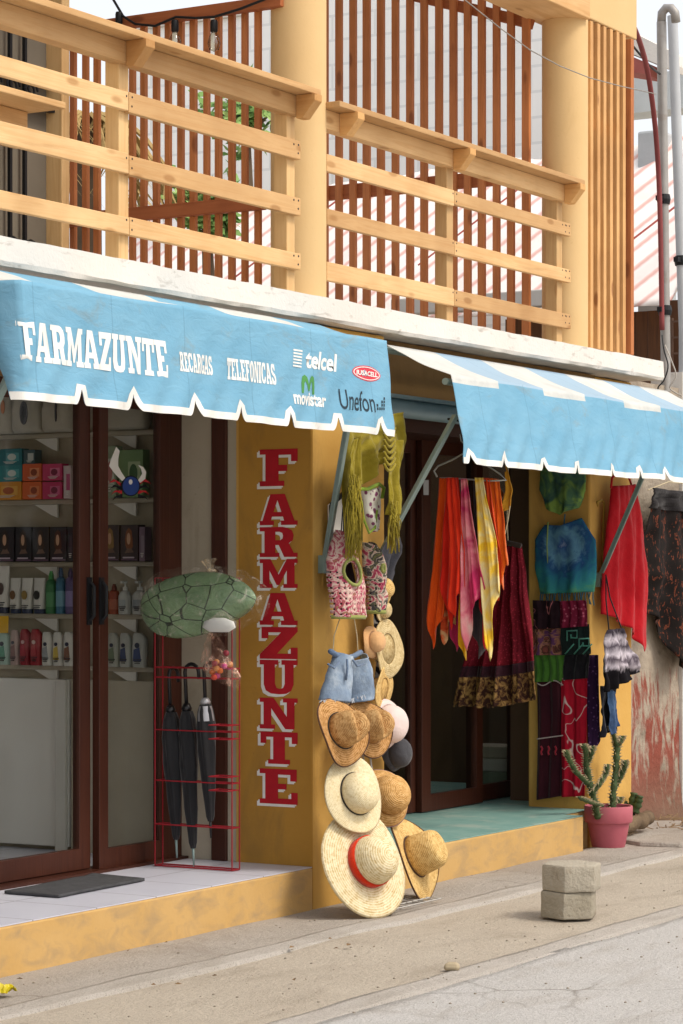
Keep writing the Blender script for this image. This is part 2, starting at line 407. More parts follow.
def crack(m, sc, w, col):
    t = m.node_tree; p = t.nodes['Principled BSDF']; src = p.inputs['Base Color'].links[0].from_socket
    v = coords(t, 'Object', (1, 1, 1)); n = t.nodes.new('ShaderNodeTexNoise'); n.inputs['Scale'].default_value = 3; n.inputs['Detail'].default_value = 6; t.links.new(v, n.inputs['Vector'])
    a = t.nodes.new('ShaderNodeMix'); a.data_type = 'VECTOR'; a.inputs[0].default_value = .18; t.links.new(v, a.inputs[4]); t.links.new(n.outputs['Color'], a.inputs[5])
    e = tex(t, 'edge', a.outputs[1], sc)
    big = tex(t, 'noise', v, .9, 3)
    msk = t.nodes.new('ShaderNodeMath'); msk.operation = 'MULTIPLY'; t.links.new(ramp(t, e, [(0, (.8, .8, .8, 1)), (w, (0, 0, 0, 1))]), msk.inputs[0]); t.links.new(ramp(t, big, [(.45, (0, 0, 0, 1)), (.6, (1, 1, 1, 1))]), msk.inputs[1])
    c = mixc(t, msk.outputs[0], src, col)
    pt = tex(t, 'noise', coords(t, 'Object', (1, .6, 1)), .8, 9, .8, .7); c = mixc(t, ramp(t, pt, [(.52, (0, 0, 0, 1)), (.60, (.55, .55, .55, 1))]), c, 'c6c3be' if col == '7a7166' else 'a0968b')
    t.links.new(c, p.inputs['Base Color'])
crack(road_mat, 1.1, .012, '7a7166'); crack(concrete, 1.4, .008, '6e655b')
def sheet(x0, x1, y0, y1, z, nx, ny, amp, sc=1.5, edge=0, skirt=True):
    def fn(u, v):
        x = x0 + (x1 - x0) * u; j = round(v * ny); w = min(max((j - 1) / (ny - 2), 0), 1) if skirt else v
        y = y0 + (y1 - y0) * w
        if edge and (w < .001 or w > .999): y += edge * noise.noise(Vector((x * 2.3, w * 7, 3)))
        if skirt and j in (0, ny): return Vector((x, y, z - .06))
        return Vector((x, y, z + amp * noise.noise(Vector((x * sc, y * sc, .3)))))
    return MB().grid(fn, nx, ny)
tag(sheet(-300, 300, -300, 300, -.06, 40, 40, 0, skirt=False).build('ground', dirt), kind='structure')
tag(sheet(-9, 9, -1.36, -.3, .002, 220, 30, .012, 1.7).build('dirt_verge', dirt, smooth=True), kind='structure')
tag(sheet(-9, 9, -.46, .03, .012, 200, 14, .006, 2.5, .012).build('pavement', concrete, smooth=True), kind='structure')
tag(sheet(-9, 9, -.53, -.40, .015, 260, 9, .006, 2.5, .02).build('kerb', band_mat, smooth=True), kind='structure')
tag(sheet(-9, 9, -1.46, -1.33, .010, 260, 8, .005, 2.1, .02).build('road_kerb', band_mat, smooth=True), kind='structure')
tag(sheet(-9, 9, -7.5, -1.44, .003, 200, 90, .010, 1.4, .01).build('road', road_mat, smooth=True), kind='structure')

# ------------------------------------------------------------------ the two-storey shop building
shop = thing('shop_building', 'two storey yellow shop building with two open shop fronts under a white balcony slab', 'building', (0, 0, 0))
PX = .642                                             # right end of the lettered pillar
sx = MB(); sx.box(-7, 0.0, 0, 3.5, -.3, .1953); o = sx.build('step', step_paint, shop, bevel=.008)
sx = MB(); sx.box(PX, 2.80, 0, 3.5, -.3, .1953); sx.build('step', step_paint, shop, bevel=.008)
MB().box(-7, 0.0, .004, 3.6, .1957, .2).build('tile_floor', tile_white, shop)
for a_, b_, c_ in ((PX + .002, 2.797, .004), (2.802, 3.44, .13), (3.442, 4.4, .5)): MB().box(a_, b_, c_, 3.6, .1957, .2).build('painted_floor', tile_teal, shop)
MB().box(2.802, 3.69, .135, 3.5, -.3, .1953).build('step', step_paint, shop)

# tile joints: thin grout lines sunk between tiles are part of the tile material
def tile_joints(m):
    t = m.node_tree; p = t.nodes['Principled BSDF']; src = p.inputs['Base Color'].links[0].from_socket
    br = t.nodes.new('ShaderNodeTexBrick'); br.offset = 0; br.inputs['Scale'].default_value = 1; br.inputs['Brick Width'].default_value = .4; br.inputs['Row Height'].default_value = .4
    br.inputs['Mortar Size'].default_value = .004
    tc = t.nodes.new('ShaderNodeTexCoord'); t.links.new(tc.outputs['Object'], br.inputs['Vector'])
    c = mixc(t, br.outputs['Fac'], src, '8d8b92'); t.links.new(c, p.inputs['Base Color'])
tile_joints(tile_white)

# pillar between the shops: ochre side with the painted name, yellow street face
pil = MB().box(0, PX, .0, .40, -.3, 2.59).build('pillar', yellow, shop, bevel=.012)
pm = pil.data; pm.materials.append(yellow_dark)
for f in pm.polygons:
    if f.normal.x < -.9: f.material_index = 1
redp = plain('red_sign_paint', 'b81f2a', 'a81c27', scale=9, bmp=.1, spot=(8, .6, .8, '93252a'))
whitep = plain('white_sign_paint', 'ebe8e2', 'e0dcd6', scale=9)
wl = MB(); rl = MB()
tops = [447, 491, 525, 557, 599, 637, 672, 713, 752, 769, 805]
ys = [(449, 486), (494, 525), (527, 557), (559, 588), (593, 625), (627, 659), (660, 694), (698, 729), (732, 764), (769, 804)]
for ch, (ya, yb) in zip('FARMAZUNTE', ys):
    za, zb = at(280, ya, X=0).z, at(280, yb, X=0).z
    y0, y1 = at(260, 600, X=0).y, at(298, 600, X=0).y          # y falls as the word reads to the right
    adv, loops = GLY[ch]; V, F = fill(loops)
    wx = max(p[0] for p in loops[0]); h = za - zb; wd_ = y0 - y1
    for dd, dz, xx, mb in ((.015, -.012, -.0012, wl), (.008, -.006, -.0018, wl), (0, 0, -.0026, rl)):
        mb.add([(xx, y0 + dd - p[0] / wx * wd_, zb + p[1] * h + dz) for p in V], F)
lw = wl.build('letter_shadow', whitep, pil); rw = rl.build('painted_lettering', redp, pil)
rw['label'] = 'red painted letters reading FARMAZUNTE downward'

MB().box(0.001, .03, .36, .403, .2, 2.3).build('pillar_edge', yellow, shop)
P2X0, P2X1 = at(590, 700, Y=.12).x, at(632, 700, Y=.12).x
P2Y1 = at(528, 700, X=P2X0).y
MB().box(P2X0, P2X1, .12, P2Y1, -.3, 2.59).build('pillar', yellow, shop, bevel=.012)
# recess walls, door jambs, partition, back and side walls
MB().box(0.004, .25, .404, 3.6, .2, 2.59).build('partition_wall', plaster_in, shop)
mm = MB(); mm.box(-.012, .05, .45, .53, .2, 2.3); mm.box(-.10, .02, .70, .76, .2, 2.3); mm.build('door_jamb', brown_wood, shop, bevel=.004)
MB().box(-7, .25, 3.6, 3.75, 0, 2.59).build('back_wall', plaster_in, shop)
MB().box(.254, 4.6, 3.6, 3.75, 0, 2.59).build('back_wall', dark_in, shop)
MB().box(.25, .30, .404, 3.6, .2, 2.59).build('partition_wall', dark_in, shop)
MB().box(4.4, 4.55, .5, 3.6, 0, 2.59).build('side_wall', dark_in, shop)
MB().box(3.45, 3.60, P2Y1 + .002, .765, .0, 2.59).build('jamb_wall', dark_in, shop)
MB().box(-7.15, -7, 0, 3.75, -.3, 2.59).build('side_wall', plaster_in, shop)
# lintels
MB().box(-7, -.001, .45, .72, 2.3, 2.59).build('lintel', soffit, shop)
MB().box(PX + .001, P2X0 - .002, .09, .40, 2.32, 2.59).build('lintel', soffit, shop)
MB().box(PX + .001, 3.44, P2Y1 + .003, .90, 2.22, 2.585).build('door_head', brown_wood_x, shop)
mm = MB(); mm.tube([(PX + .002, .03, 2.27), (2.99, .03, 2.27)], .045, 12); mm.box(PX + .002, 2.99, -.03, .07, 2.31, 2.325)
mm.build('shutter_tube', plain('pale_blue_metal', '8fa6ad', '7f969e', rough=.5, metallic=.3), shop, smooth=True, auto=True)

# balcony slab, columns, roof beam
mb = MB()
def slabfn(u, v):
    x = -7 + (3.70 + 7) * u; k = int(round(v * 4))
    pr = [(2.9, 2.594), (-.07, 2.596), (-.08, 2.61), (-.075, 2.70), (2.9, 2.712)][k]
    w = noise.noise(Vector((x * 3, k * 1.7, 0))) * .006 + noise.noise(Vector((x * 9, k * 3.1, 4))) * .003
    return Vector((x, pr[0] + (w if pr[0] < 1 else 0), pr[1] + (w if pr[0] < 1 else 0)))
mb.grid(slabfn, 420, 4); mb.add([slabfn(1, k / 4) for k in range(5)], [(0, 1, 2, 3, 4)])
mb.build('balcony_slab', slab_white, shop)
for cx in (.041, 2.779):
    MB().lathe((cx, .10, 2.7), (0, 0, 1), [(.124, 0), (.124, .8), (.124, 1.6), (.124, 2.4)], 40).build('column', tan_column, shop, smooth=True, auto=True)
zb = at(563, 12, Y=0).z
mb = MB(); mb.box(1.3, 2.78, -.05, .24, zb, zb + .6); mb.build('roof_beam', pine_x, shop, bevel=.006)
mb = MB(); mb.box(2.785, 3.46, -.02, .24, at(585, 18, Y=0).z, zb + .6); mb.build('roof_beam', tan_column, shop, bevel=.006)
MB().box(-7, 3.46, .25, 3.6, 5.35, 5.5).build('roof', soffit, shop)
# rear wall of the balcony with the iron-grilled door
YD = 1.22
XP0, XP1 = at(49, 150, Y=YD + .12).x, at(62, 150, Y=YD).x
mm = MB(); mm.box(XP0, XP1, YD, YD + .12, 2.712, 5.3); mm.build('door_post', pine_z, shop, bevel=.006)
MB().box(-7, -1.62, YD + .02, YD + .14, 2.712, 5.3).build('upper_wall', plain('cream_upper_wall', 'd9cdb4', 'e0d5be', scale=3), shop)
MB().box(-1.62, XP0 - .005, YD + .01, YD + .13, 4.75, 5.3).build('door_header', pine_x, shop, bevel=.006)
sdoor = MB().box(-1.6, XP0 - .005, YD + .09, YD + .12, 2.715, 4.75).build('security_door', plain('grey_door_panel', '6f685c', '7a7265', scale=3), shop)
mm = MB()
for k in range(12): 
    x = -1.58 + k * .107; mm.bar((x, YD + .06, 2.72), (x, YD + .06, 4.74), .016, .016)
for z in (2.76, 3.62, 3.74, 4.35, 4.45, 4.72): mm.bar((-1.6, YD + .055, z), (XP0 - .005, YD + .055, z), .03, .03)
for x in (-1.6, XP0 - .03): mm.bar((x, YD + .05, 2.72), (x, YD + .05, 4.75), .04, .04)
for k in range(10):                                            # scroll work
    for z0 in (2.95, 3.68, 4.4):
        x = -1.55 + k * .13; pts = []
        for i in range(22):
            th = i / 21 * 3.4 * PI; r = .052 * (1 - i / 26); pts.append((x + r * math.cos(th), YD + .045, z0 + r * math.sin(th) * 1.1))
        mm.tube(pts, .006, 5)
mm.build('door_grille', black_iron, sdoor)
# small counter shelf by that door
mm = MB(); zc = at(20, 92, Y=YD - .25).z
XS = at(66, 105, Y=YD - .28).x
mm.box(-2.4, XS, YD - .28, YD - .01, zc - .03, zc); mm.box(-2.4, XS - .04, YD - .10, YD - .03, zc - .19, zc - .032)
mm.build('counter_shelf', pine_x, shop, bevel=.004)

# ------------------------------------------------------------------ sliding doors
def door_panel(x0, x1, y, z0, z1, sl, sr, hx=None):
    th = .019; ou = [(x0, z0), (x1, z0), (x1, z1), (x0, z1)]; ip = [(x0 + sl, z0 + .09), (x1 - sr, z0 + .09), (x1 - sr, z1 - .08), (x0 + sl, z1 - .08)]
    vs = [(q[0], yy, q[1]) for yy in (y - th, y + th) for q in ou + ip]; fs = []
    for k in range(4):
        n = (k + 1) % 4
        fs += [(k, n, 4 + n, 4 + k), (8 + n, 8 + k, 12 + k, 12 + n), (k, 8 + k, 8 + n, n), (4 + n, 12 + n, 12 + k, 4 + k)]
    f = MB().add(vs, fs).build('sliding_door', brown_wood, shop, bevel=.003); th *= 2
    MB().box(x0 + sl, x1 - sr, y - .003, y + .003, z0 + .09, z1 - .08).build('glass_pane', clear, f)
    if hx is not None:
        za, zb_ = at(92, 620, Y=y).z, at(92, 582, Y=y).z
        h = MB(); h.tube([(hx, y - .03, za), (hx, y - .05, za + .02), (hx, y - .05, zb_ - .02), (hx, y - .03, zb_)], .008, 8)
        h.box(hx - .013, hx + .013, y - .03, y - th / 2, za - .02, zb_ + .02)
        h.build('handle', black_iron, f, smooth=True, auto=True)
    return f
door_panel(-2.6, -.643, .755, .215, 2.3, .07, .079, -.66)
dp = door_panel(-.633, -.10, .715, .205, 2.3, .066, .075, -.625)
MB().box(-2.6, -.0, .66, .80, .2, .212).build('door_track', brown_wood_x, shop)
xs = at(412, 600, Y=.80).x
door_panel(1.55, xs + .16, .86, .205, 2.23, .08, .10)
xm, xe = at(419, 600, Y=.82).x, at(480, 600, Y=.82).x
door_panel(xm, xe, .82, .205, 2.23, .10, .08)
door_panel(xe - .04, 3.70, .87, .205, 2.23, .05, .05)

# ------------------------------------------------------------------ crab decal stuck on the glass
crab = thing('crab_decal', 'red and blue crab sticker with white raised claws on the pharmacy glass door', 'sticker', tuple(at(128, 485, Y=.695)))
def decal(px, name, mat, dy):
    pts = [at(x, y, Y=.705) for x, y in px]
    MB().prism([(p.x, p.z) for p in pts], (0, .705 - dy, 0), (1, 0, 0), (0, 0, 1), (0, 1, 0), .0012).build(name, mat, crab)
dk = plain('decal_black', '15151a'); dr = plain('decal_red', 'a8262b'); db = plain('decal_blue', '28407f'); dw = plain('decal_white', 'd8d6d0')
for k, (bx, s) in enumerate(((121, -1), (137, 1))):
    for j in range(4):
        yy = 483 + j * 3.6
        decal([(bx, yy), (bx + s * (8 - j * .3), yy - 4 + j * 2.2), (bx + s * (13.5 - j * 1.2), yy + 1 + j * 1.9), (bx + s * (10.4 - j * 1.1), yy - .6 + j * 1.6), (bx + s * 5.6, yy - 1.4 + j * 1.6), (bx, yy + 4.0)], 'crab_leg', dr if j % 2 == 0 else dk, .003 + j * .0015 + k * .0004)
decal(ell(129, 486, 9.4, 10.4, 28), 'crab_outline', dk, .0092)
decal(ell(129, 486, 8.2, 9.2, 28), 'crab_body', db, .0106)
decal([(120, 481), (113, 474), (107, 466), (109, 459), (114, 447), (117.5, 451), (116, 459), (116, 466), (119, 472), (123, 478)], 'crab_claw', dw, .012)
decal([(136, 480), (140, 474), (139, 469), (136, 465), (141, 467), (144, 472), (143, 479), (138, 483)], 'crab_claw', dw, .012)
decal(ell(128.5, 482, 1.8, 2.6, 14), 'crab_eye', dw, .012)

# ------------------------------------------------------------------ balcony railings
def railing(label, x0, x1, y0, posts, brackets, hx0, hx1, joints):
    r = thing('balcony_railing', label, 'railing', ((x0 + x1) / 2, y0, 2.71), 'pine railings along the balcony')
    for zt, h in ((3.358, .075), (3.115, .075), (2.875, .078)):
        cuts = [x0] + [j + random.uniform(-.004, .004) for j in joints] + [x1]
        for a, b in zip(cuts, cuts[1:]):
            MB().box(a + .0015, b - .0015, y0 - .025, y0, zt - h + random.uniform(-.006, .006), zt + random.uniform(-.006, .006)).build('rail', pine_x, r, bevel=.003)
    for zt in (3.32, 3.08, 2.84):
        for p in list(posts) + [x1 - .04]:
            for dx, dz in ((-.018, .018), (.018, -.016), (.02, .02)):
                if x0 < p + dx < x1: MB().lathe((p + dx, y0 - .0245, zt + dz), (0, -1, 0), [(.0045, 0), (.0045, .0012), (.001, .002)], 8).build('nail', black_iron, r)
    for p in posts: MB().box(p - .033, p + .033, y0 + .001, y0 + .067, 2.708, 3.55).build('post', pine_z, r, bevel=.003)
    MB().box(hx0, hx1, y0 - .03, y0 + .03, 3.465, 3.55).build('rail_beam', pine_x, r, bevel=.003)
    hh = MB(); hh.box(hx0 - .02, hx1 + .02, y0 - .115, y0 + .05, 3.551, 3.577); hh.build('handrail', pine_x, r, bevel=.003)
    for p in brackets:
        MB().prism([(0, 0), (0, -.10), (-.035, -.10), (-.095, -.03), (-.095, 0)], (p - .03, y0 - .031, 3.55), (0, 1, 0), (0, 0, 1), (1, 0, 0), .06).build('bracket', pine_y, r, bevel=.002)
    return r
p1 = at(119, 150, Y=-.03).x + .033; p2 = at(287, 250, Y=-.03).x + .033
e1 = at(301, 200, Y=-.055).x
railing('pine board railing with wide ledge, left of the first column', -5.5, e1, -.03, (p1 - .0, p2, p1 - 1.55), (p1 + .0, p2 + .02, p1 - 1.55), -5.5, at(296, 100, Y=-.03).x, (p1 - 1.55, p1))
q1, q2 = at(447, 300, Y=.025).x + .033, at(557, 300, Y=.025).x + .033
railing('pine board railing with wide ledge, between the two balcony columns', .12, at(571, 250, Y=0).x, .025, (q1, q2), (.25, q1, q2 + .02), .10, q2 + .05, (q1,))

# ------------------------------------------------------------------ slat screens
def slats(name, label, X, y0, y1, zt, step=.0675, rails=(), w=.029):
    s = thing(name, label, 'screen', (X, (y0 + y1) / 2, 2.71), 'slat screens on the balcony')
    m = MB(); y = y0; k = 0
    while y < y1:
        m.box(X - .012 + random.uniform(-.002, .002), X + .012, y, y + w + random.uniform(-.003, .003), 2.713, zt + random.uniform(-.01, .01)); y += step + random.uniform(-.004, .004); k += 1
    m.build('slat_panel', slat_wood, s, bevel=.002)
    for z, h in rails: MB().box(X + .013, X + .045, y0 - .03, y1, z - h, z).build('cross_rail', slat_wood_y, s, bevel=.003)
    return s
zr = at(180, 205, X=-.05).z
zt1 = at(200, 16, X=-.05).z
s1 = slats('slat_screen', 'red brown slat screen running inward from the first balcony column', -.05, .24, 1.50, zt1 + .02)
MB().box(-.105, -.063, .2, 1.5, zr - .06, zr).build('cross_rail', slat_wood_y, s1, bevel=.003)
MB().box(-.11, -.063, .1, 1.9, zt1 - .02, zt1 + .03).build('top_rail', slat_wood_y, s1, bevel=.003)
zr2 = at(430, 174, X=2.6).z
s2 = slats('slat_screen', 'tall red brown slat screen running inward from the second balcony column', 2.6, .22, 1.5, 5.3, .0905, w=.042)
MB().box(2.613, 2.65, .15, 1.6, zr2 - .09, zr2 - .01).build('cross_rail', slat_wood_y, s2, bevel=.003)
za = at(535, 22, X=2.6).z
MB().bar((2.63, .22, za), (2.63, 1.6, za + .45), .04, .06).build('brace', slat_wood_y, s2, bevel=.003)
s3 = thing('slat_screen', 'honey coloured upright slats right of the second balcony column', 'screen', (3.1, 0, 2.71), 'slat screens on the balcony')
mm = MB()
for k in range(6):
    x = 2.85 + k * .083; zt = at(585 + k * 8, 18 + k * 3.4, Y=0).z - .01
    mm.box(x, x + .036, -.020 + random.uniform(-.003, .003), .012, 2.713, zt)
mm.build('slat_panel', slat_light, s3, bevel=.002)
MB().box(3.335, 3.375, -.04, .05, 2.713, at(626, 40, Y=0).z).build('end_post', slat_wood, s3, bevel=.003)
for z in (2.9, 3.9): MB().box(2.84, 3.39, .013, .04, z, z + .06).build('cross_rail', slat_light, s3)

# ------------------------------------------------------------------ string of bulbs
bulbs = thing('string_lights', 'black cable with unlit glass bulbs strung under the balcony roof rail', 'string lights', tuple(at(175, 20, X=-.14)))
mm = MB(); key = [(110, -6), (123, 16), (135, 24), (155, 26), (176, 17), (196, 18), (214, 17), (240, 9), (268, -2)]
mm.tube([at(x, y, X=-.14) for x, y in key], .006, 6); mm.build('cable', black_iron, bulbs)
gb = glass('bulb_glass', 'e8e4d8', .12)
for x, y in ((175, 20), (214, 20), (119, 12)):
    p = at(x, y, X=-.14)
    s = MB().lathe(p, (0, 0, -1), [(.014, 0), (.017, .01), (.017, .05), (.012, .055)], 12).build('socket', black_iron, bulbs, smooth=True)
    MB().lathe(p + Vector((0, 0, -.056)), (0, 0, -1), [(.012, 0), (.024, .025), (.029, .05), (.022, .075), (.0, .085)], 16).build('bulb', gb, s, smooth=True)
MC['__'] = None; del MC['__']

# ------------------------------------------------------------------ awnings
def canvas(name, stripes=None):
    m, t, p = base(name, .75, .2)
    v = coords(t, 'Object', (1, 1, 1))
    blue = ramp(t, tex(t, 'noise', coords(t, 'Object', (1.5, 1.5, 4)), 2.5, 6), [(.3, '7ab2cf'), (.7, '8abed8')])
    dirtm = ramp(t, tex(t, 'noise', coords(t, 'Object', (1, 1, 1.8)), 4.5, 10, .7, .68), [(.56, (0, 0, 0, 1)), (.74, (.55, .55, .55, 1))])
    blue = mixc(t, dirtm, blue, '9a9a90')
    if stripes:
        x0, per, duty, lap, slp, sunlit_mix = stripes              # stripes across the fabric, ending at arc length lap
        uv = t.nodes.new('ShaderNodeUVMap'); sp = t.nodes.new('ShaderNodeSeparateXYZ'); t.links.new(uv.outputs[0], sp.inputs[0])
        def mth(op, a, b):
            n = t.nodes.new('ShaderNodeMath'); n.operation = op
            for i, q in enumerate((a, b)):
                if isinstance(q, (int, float)): n.inputs[i].default_value = q
                else: t.links.new(q, n.inputs[i])
            return n.outputs[0]
        fr = mth('FRACT', mth('DIVIDE', mth('SUBTRACT', sp.outputs[0], x0), per), 0)
        w = mth('MULTIPLY', mth('LESS_THAN', fr, duty), mth('LESS_THAN', sp.outputs[1], lap))
        white = ramp(t, tex(t, 'noise', v, 9, 8), [(.35, 'd2d5d2'), (.75, 'e6e6e1')])
        fd = mth('MULTIPLY', mth('LESS_THAN', sp.outputs[1], slp + .01), sunlit_mix)
        blue = mixc(t, fd, blue, 'aec6d8')  # slope blue painted paler to stand for sunlight on it
        sm = mth('LESS_THAN', mth('ABSOLUTE', mth('SUBTRACT', mth('FRACT', mth('DIVIDE', mth('SUBTRACT', sp.outputs[0], x0 + .02), per / 2), 0), .5), 0), .006)
        blue = mixc(t, mth('MULTIPLY', sm, .35), blue, '5c8aa6')
        blue = mixc(t, w, blue, white)
    t.links.new(blue, p.inputs['Base Color'])
    tr = t.nodes.new('ShaderNodeBsdfTranslucent'); t.links.new(blue, tr.inputs[0])
    mx = t.nodes.new('ShaderNodeMixShader'); mx.inputs[0].default_value = .25
    out = t.nodes['Material Output']; t.links.new(p.outputs[0], mx.inputs[1]); t.links.new(tr.outputs[0], mx.inputs[2]); t.links.new(mx.outputs[0], out.inputs[0])
    bump(t, p, tex(t, 'noise', coords(t, 'Object', (1, 1, 2.2)), 9, 6, 1.2), .35, .015)
    return m
trimw = plain('awning_white_binding', 'e4e3de', 'd3d2cc', scale=12, spot=(10, .6, .8, 'b5aea2'))

def awning(label,  x0, x1, yb, zbk, yf, zf, zbt, lean, notches, stripes, curl_left=0, seed=0, nh=.062, sunlit_mix=0):
    a = thing('awning', label, 'awning', ((x0 + x1) / 2, -.08, zbk), 'sky blue awnings over the two shop fronts')
    slope = math.hypot(yf - yb, zf - zbk)
    def notch(x):
        h = 0
        for n in notches:
            d = abs(x - n); h = max(h, nh * max(0, 1 - d / (.65 * nh)) ** 1.8)
        return h
    def bot(x): return zbt + notch(x) + .010 * noise.noise(Vector((x * 1.7, seed, 0)))
    def yv(x, z):
        s = (zf - z) / (zf - zbt)
        y = yf - lean * s + s * (.012 * math.sin(x * 9 + seed) * (.4 + .6 * noise.noise(Vector((x * .9, 1, seed)))) + .03 * noise.noise(Vector((x * 1.8, z * 1.5, seed + 2))) + .007 * math.sin((x * 1.2 - z) * 26 + 2 * noise.noise(Vector((x * 2, z * 3, 9)))))
        if curl_left and x < x0 + curl_left:
            q = (x0 + curl_left - x) / curl_left; y += q * q * .24 * (.15 + .85 * min(1, max(0, (z - zbt) / (zf - zbt))))
        return y
    def sag(x, v): return -.012 * math.sin(PI * v) * (1 + noise.noise(Vector((x * 2, v * 2, seed))))
    def zfold(x): return zf + .008 * noise.noise(Vector((x * 2.2, 5, seed)))
    # canopy sheet: back edge -> fold -> scalloped bottom, one sheet of fabric
    nx = int((x1 - x0) / .012); n1, n2 = 12, 26; vs = []; uvs_v = []
    for j in range(n1 + n2 + 1):
        for i in range(nx + 1):
            x = x0 + (x1 - x0) * i / nx
            if j <= n1:
                v = j / n1; yfo = yv(x, zf)
                y = yb + (yfo - yb) * v; z = zbk + (zfold(x) - zbk) * v + sag(x, v); arc = v * slope
            else:
                v = (j - n1) / n2; z = zfold(x) + (bot(x) - zfold(x)) * v; y = yv(x, min(z, zf)); arc = slope + (zfold(x) - z)
            vs.append((x, y, z)); uvs_v.append((x, arc))
    fs = []; uvs = []
    for j in range(n1 + n2):
        for i in range(nx):
            k = j * (nx + 1) + i; f = (k, k + 1, k + nx + 2, k + nx + 1); fs.append(f); uvs.append([uvs_v[q] for q in f])
    mb = MB(); mb.add(vs, fs, uvs)
    st = (stripes[0], stripes[1], stripes[2], slope + stripes[3], slope, sunlit_mix)
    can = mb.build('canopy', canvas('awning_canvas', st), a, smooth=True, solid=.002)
    # white binding along the scallops
    pts = [(x0 + (x1 - x0) * i / (nx * 2), ) for i in range(nx * 2 + 1)]
    edge = [Vector((p[0], 0, bot(p[0]))) for p in pts]; vs = []; wv = .026
    for i, e in enumerate(edge):
        d = edge[min(i + 1, len(edge) - 1)] - edge[max(i - 1, 0)]; nrm = Vector((-d.z, 0, d.x)).normalized()
        if nrm.z < 0: nrm = -nrm
        for q in (e - nrm * .002, e + nrm * wv):
            vs.append((q.x, yv(q.x, min(q.z, zf)) - .0028, q.z))
    MB().add(vs, [(2 * i, 2 * i + 2, 2 * i + 3, 2 * i + 1) for i in range(len(edge) - 1)]).build('binding', trimw, can, smooth=False, solid=.0016)
    # frame: back rail, front bar
    f = MB(); f.tube([(x0 + curl_left, yb + .02, zbk - .02), (x1 - .02, yb + .02, zbk - .02)], .016, 8)
    f.tube([(x0 + curl_left, yf + .03, zf - .03), (x1 - .02, yf + .03, zf - .03)], .016, 8)
    f.build('frame_bar', steel, a, smooth=True, auto=True)
    return a, can, yv
LN = [at(x, 395, Y=-.46).x for x in (84, 137, 199, 245, 292, 340, 382)]
aw1, can1, yv1 = awning('sky blue awning with white lettering over the pharmacy on the left', -2.655, -.085, -.085, 2.572, -.42, 2.486, 2.078, .03,
    LN[:], (-1.885 - .92, .92, .51, .0), curl_left=.035, seed=1)
RN = [at(x, 470, Y=-.49).x for x in (471, 506.5, 544, 578, 611.6, 639.5, 666)]
RN += [RN[-1] + .42, RN[-1] + .84]
aw2, can2, yv2 = awning('plain blue striped awning over the clothes shop on the right', .50, 3.72, -.085, 2.535, -.42, 2.385, 1.985, .07,
    RN, (.49, .945, .50, .035), seed=5, nh=.050, sunlit_mix=.9)
def strut(a, p, q):
    m = MB(); m.bar(p, q, .030, .010, up=(0, 1, 0)); m.bar(Vector(p) + Vector((0, .012, 0)), Vector(q) + Vector((0, .012, 0)), .008, .022, up=(0, 1, 0))
    m.box(q[0] - .02, q[0] + .02, q[1] - .004, q[1] + .03, q[2] - .05, q[2] + .03)
    m.build('strut', steel, a, bevel=.002)
strut(aw1, at(353, 400, Y=-.36), at(326, 562, Y=-.03))
strut(aw1, Vector((-2.5, -.36, 2.3)), Vector((-2.66, -.03, 1.55)))
strut(aw2, at(457, 415, Y=-.36), at(381, 556, Y=-.03))
strut(aw2, at(647, 470, Y=-.36), at(601, 578, Y=.09))

# lettering on the left valance; y of the photo turned into height on the valance plane
YV = -.44
def vx(x, y=360): return at(x, y, Y=YV).x
def vz(x, y): return at(x, y, Y=YV).z
def on(x0, z0, off=.0024): return lambda x, y: Vector((x0 + x, yv1(x0 + x, z0 + y) - off, z0 + y))
wht = plain('awning_white_print', 'e6e6e2', 'dadad5', scale=14)
def put(kind, s, xa, xb, yt, yb_, name, mat, off=.0024, **k):
    xm = xa; x0, x1 = vx(xa, yt), vx(xb, yt); zt, zb_ = vz(xm, yt), vz(xm, yb_); mb = MB()
    if kind == 'slab': word(mb, s, on(x0, zb_, off), x1 - x0, zt - zb_, step=.1, **k)
    else: type_word(mb, s, on(x0, zb_, off), x1 - x0, zt - zb_, **k)
    return mb.build(name, mat, can1, smooth=True)
put('slab', 'FARMAZUNTE', 22.5, 168, 320, 360, 'lettering', wht, gap=.0)
put('slab', 'RECARGAS', 181, 214.5, 351.5, 371, 'lettering', wht, gap=.0)
put('slab', 'TELEFONICAS', 229, 276, 357.5, 379, 'lettering', wht, gap=.0)
put('type', 'telcel', 308, 339, 349.5, 368, 'lettering', wht, shear=.25, bold=.03)
put('type', 'movistar', 293, 325, 390.5, 404, 'lettering', wht, bold=.03)
put('type', 'Unefon', 339, 371.5, 388.5, 409, 'lettering', plain('awning_dark_print', '2c3a44'), bold=.004)
x0, x1 = vx(293, 350), vx(306, 350); zt, zb_ = vz(293, 347), vz(293, 366.5)         # bars left of the first logo
mb = MB()
for k in range(6):
    f = on(x0, zb_); h = (zt - zb_); ya = h * (.02 + .165 * k); s = .010 + .004 * k * .6
    V, F = fill([[(s * .8, ya), (x1 - x0 - .03 + s, ya), (x1 - x0 - .03 + s, ya + h * .085), (s * .8, ya + h * .085)]])
    mb.add([f(p[0], p[1]) for p in V], F)
mb.build('logo_bars', wht, can1)
grn = plain('awning_green_print', '4d8a4a'); x0, x1 = vx(301, 383), vx(315.5, 383); zt, zb_ = vz(301, 374), vz(301, 393); w, h = x1 - x0, zt - zb_
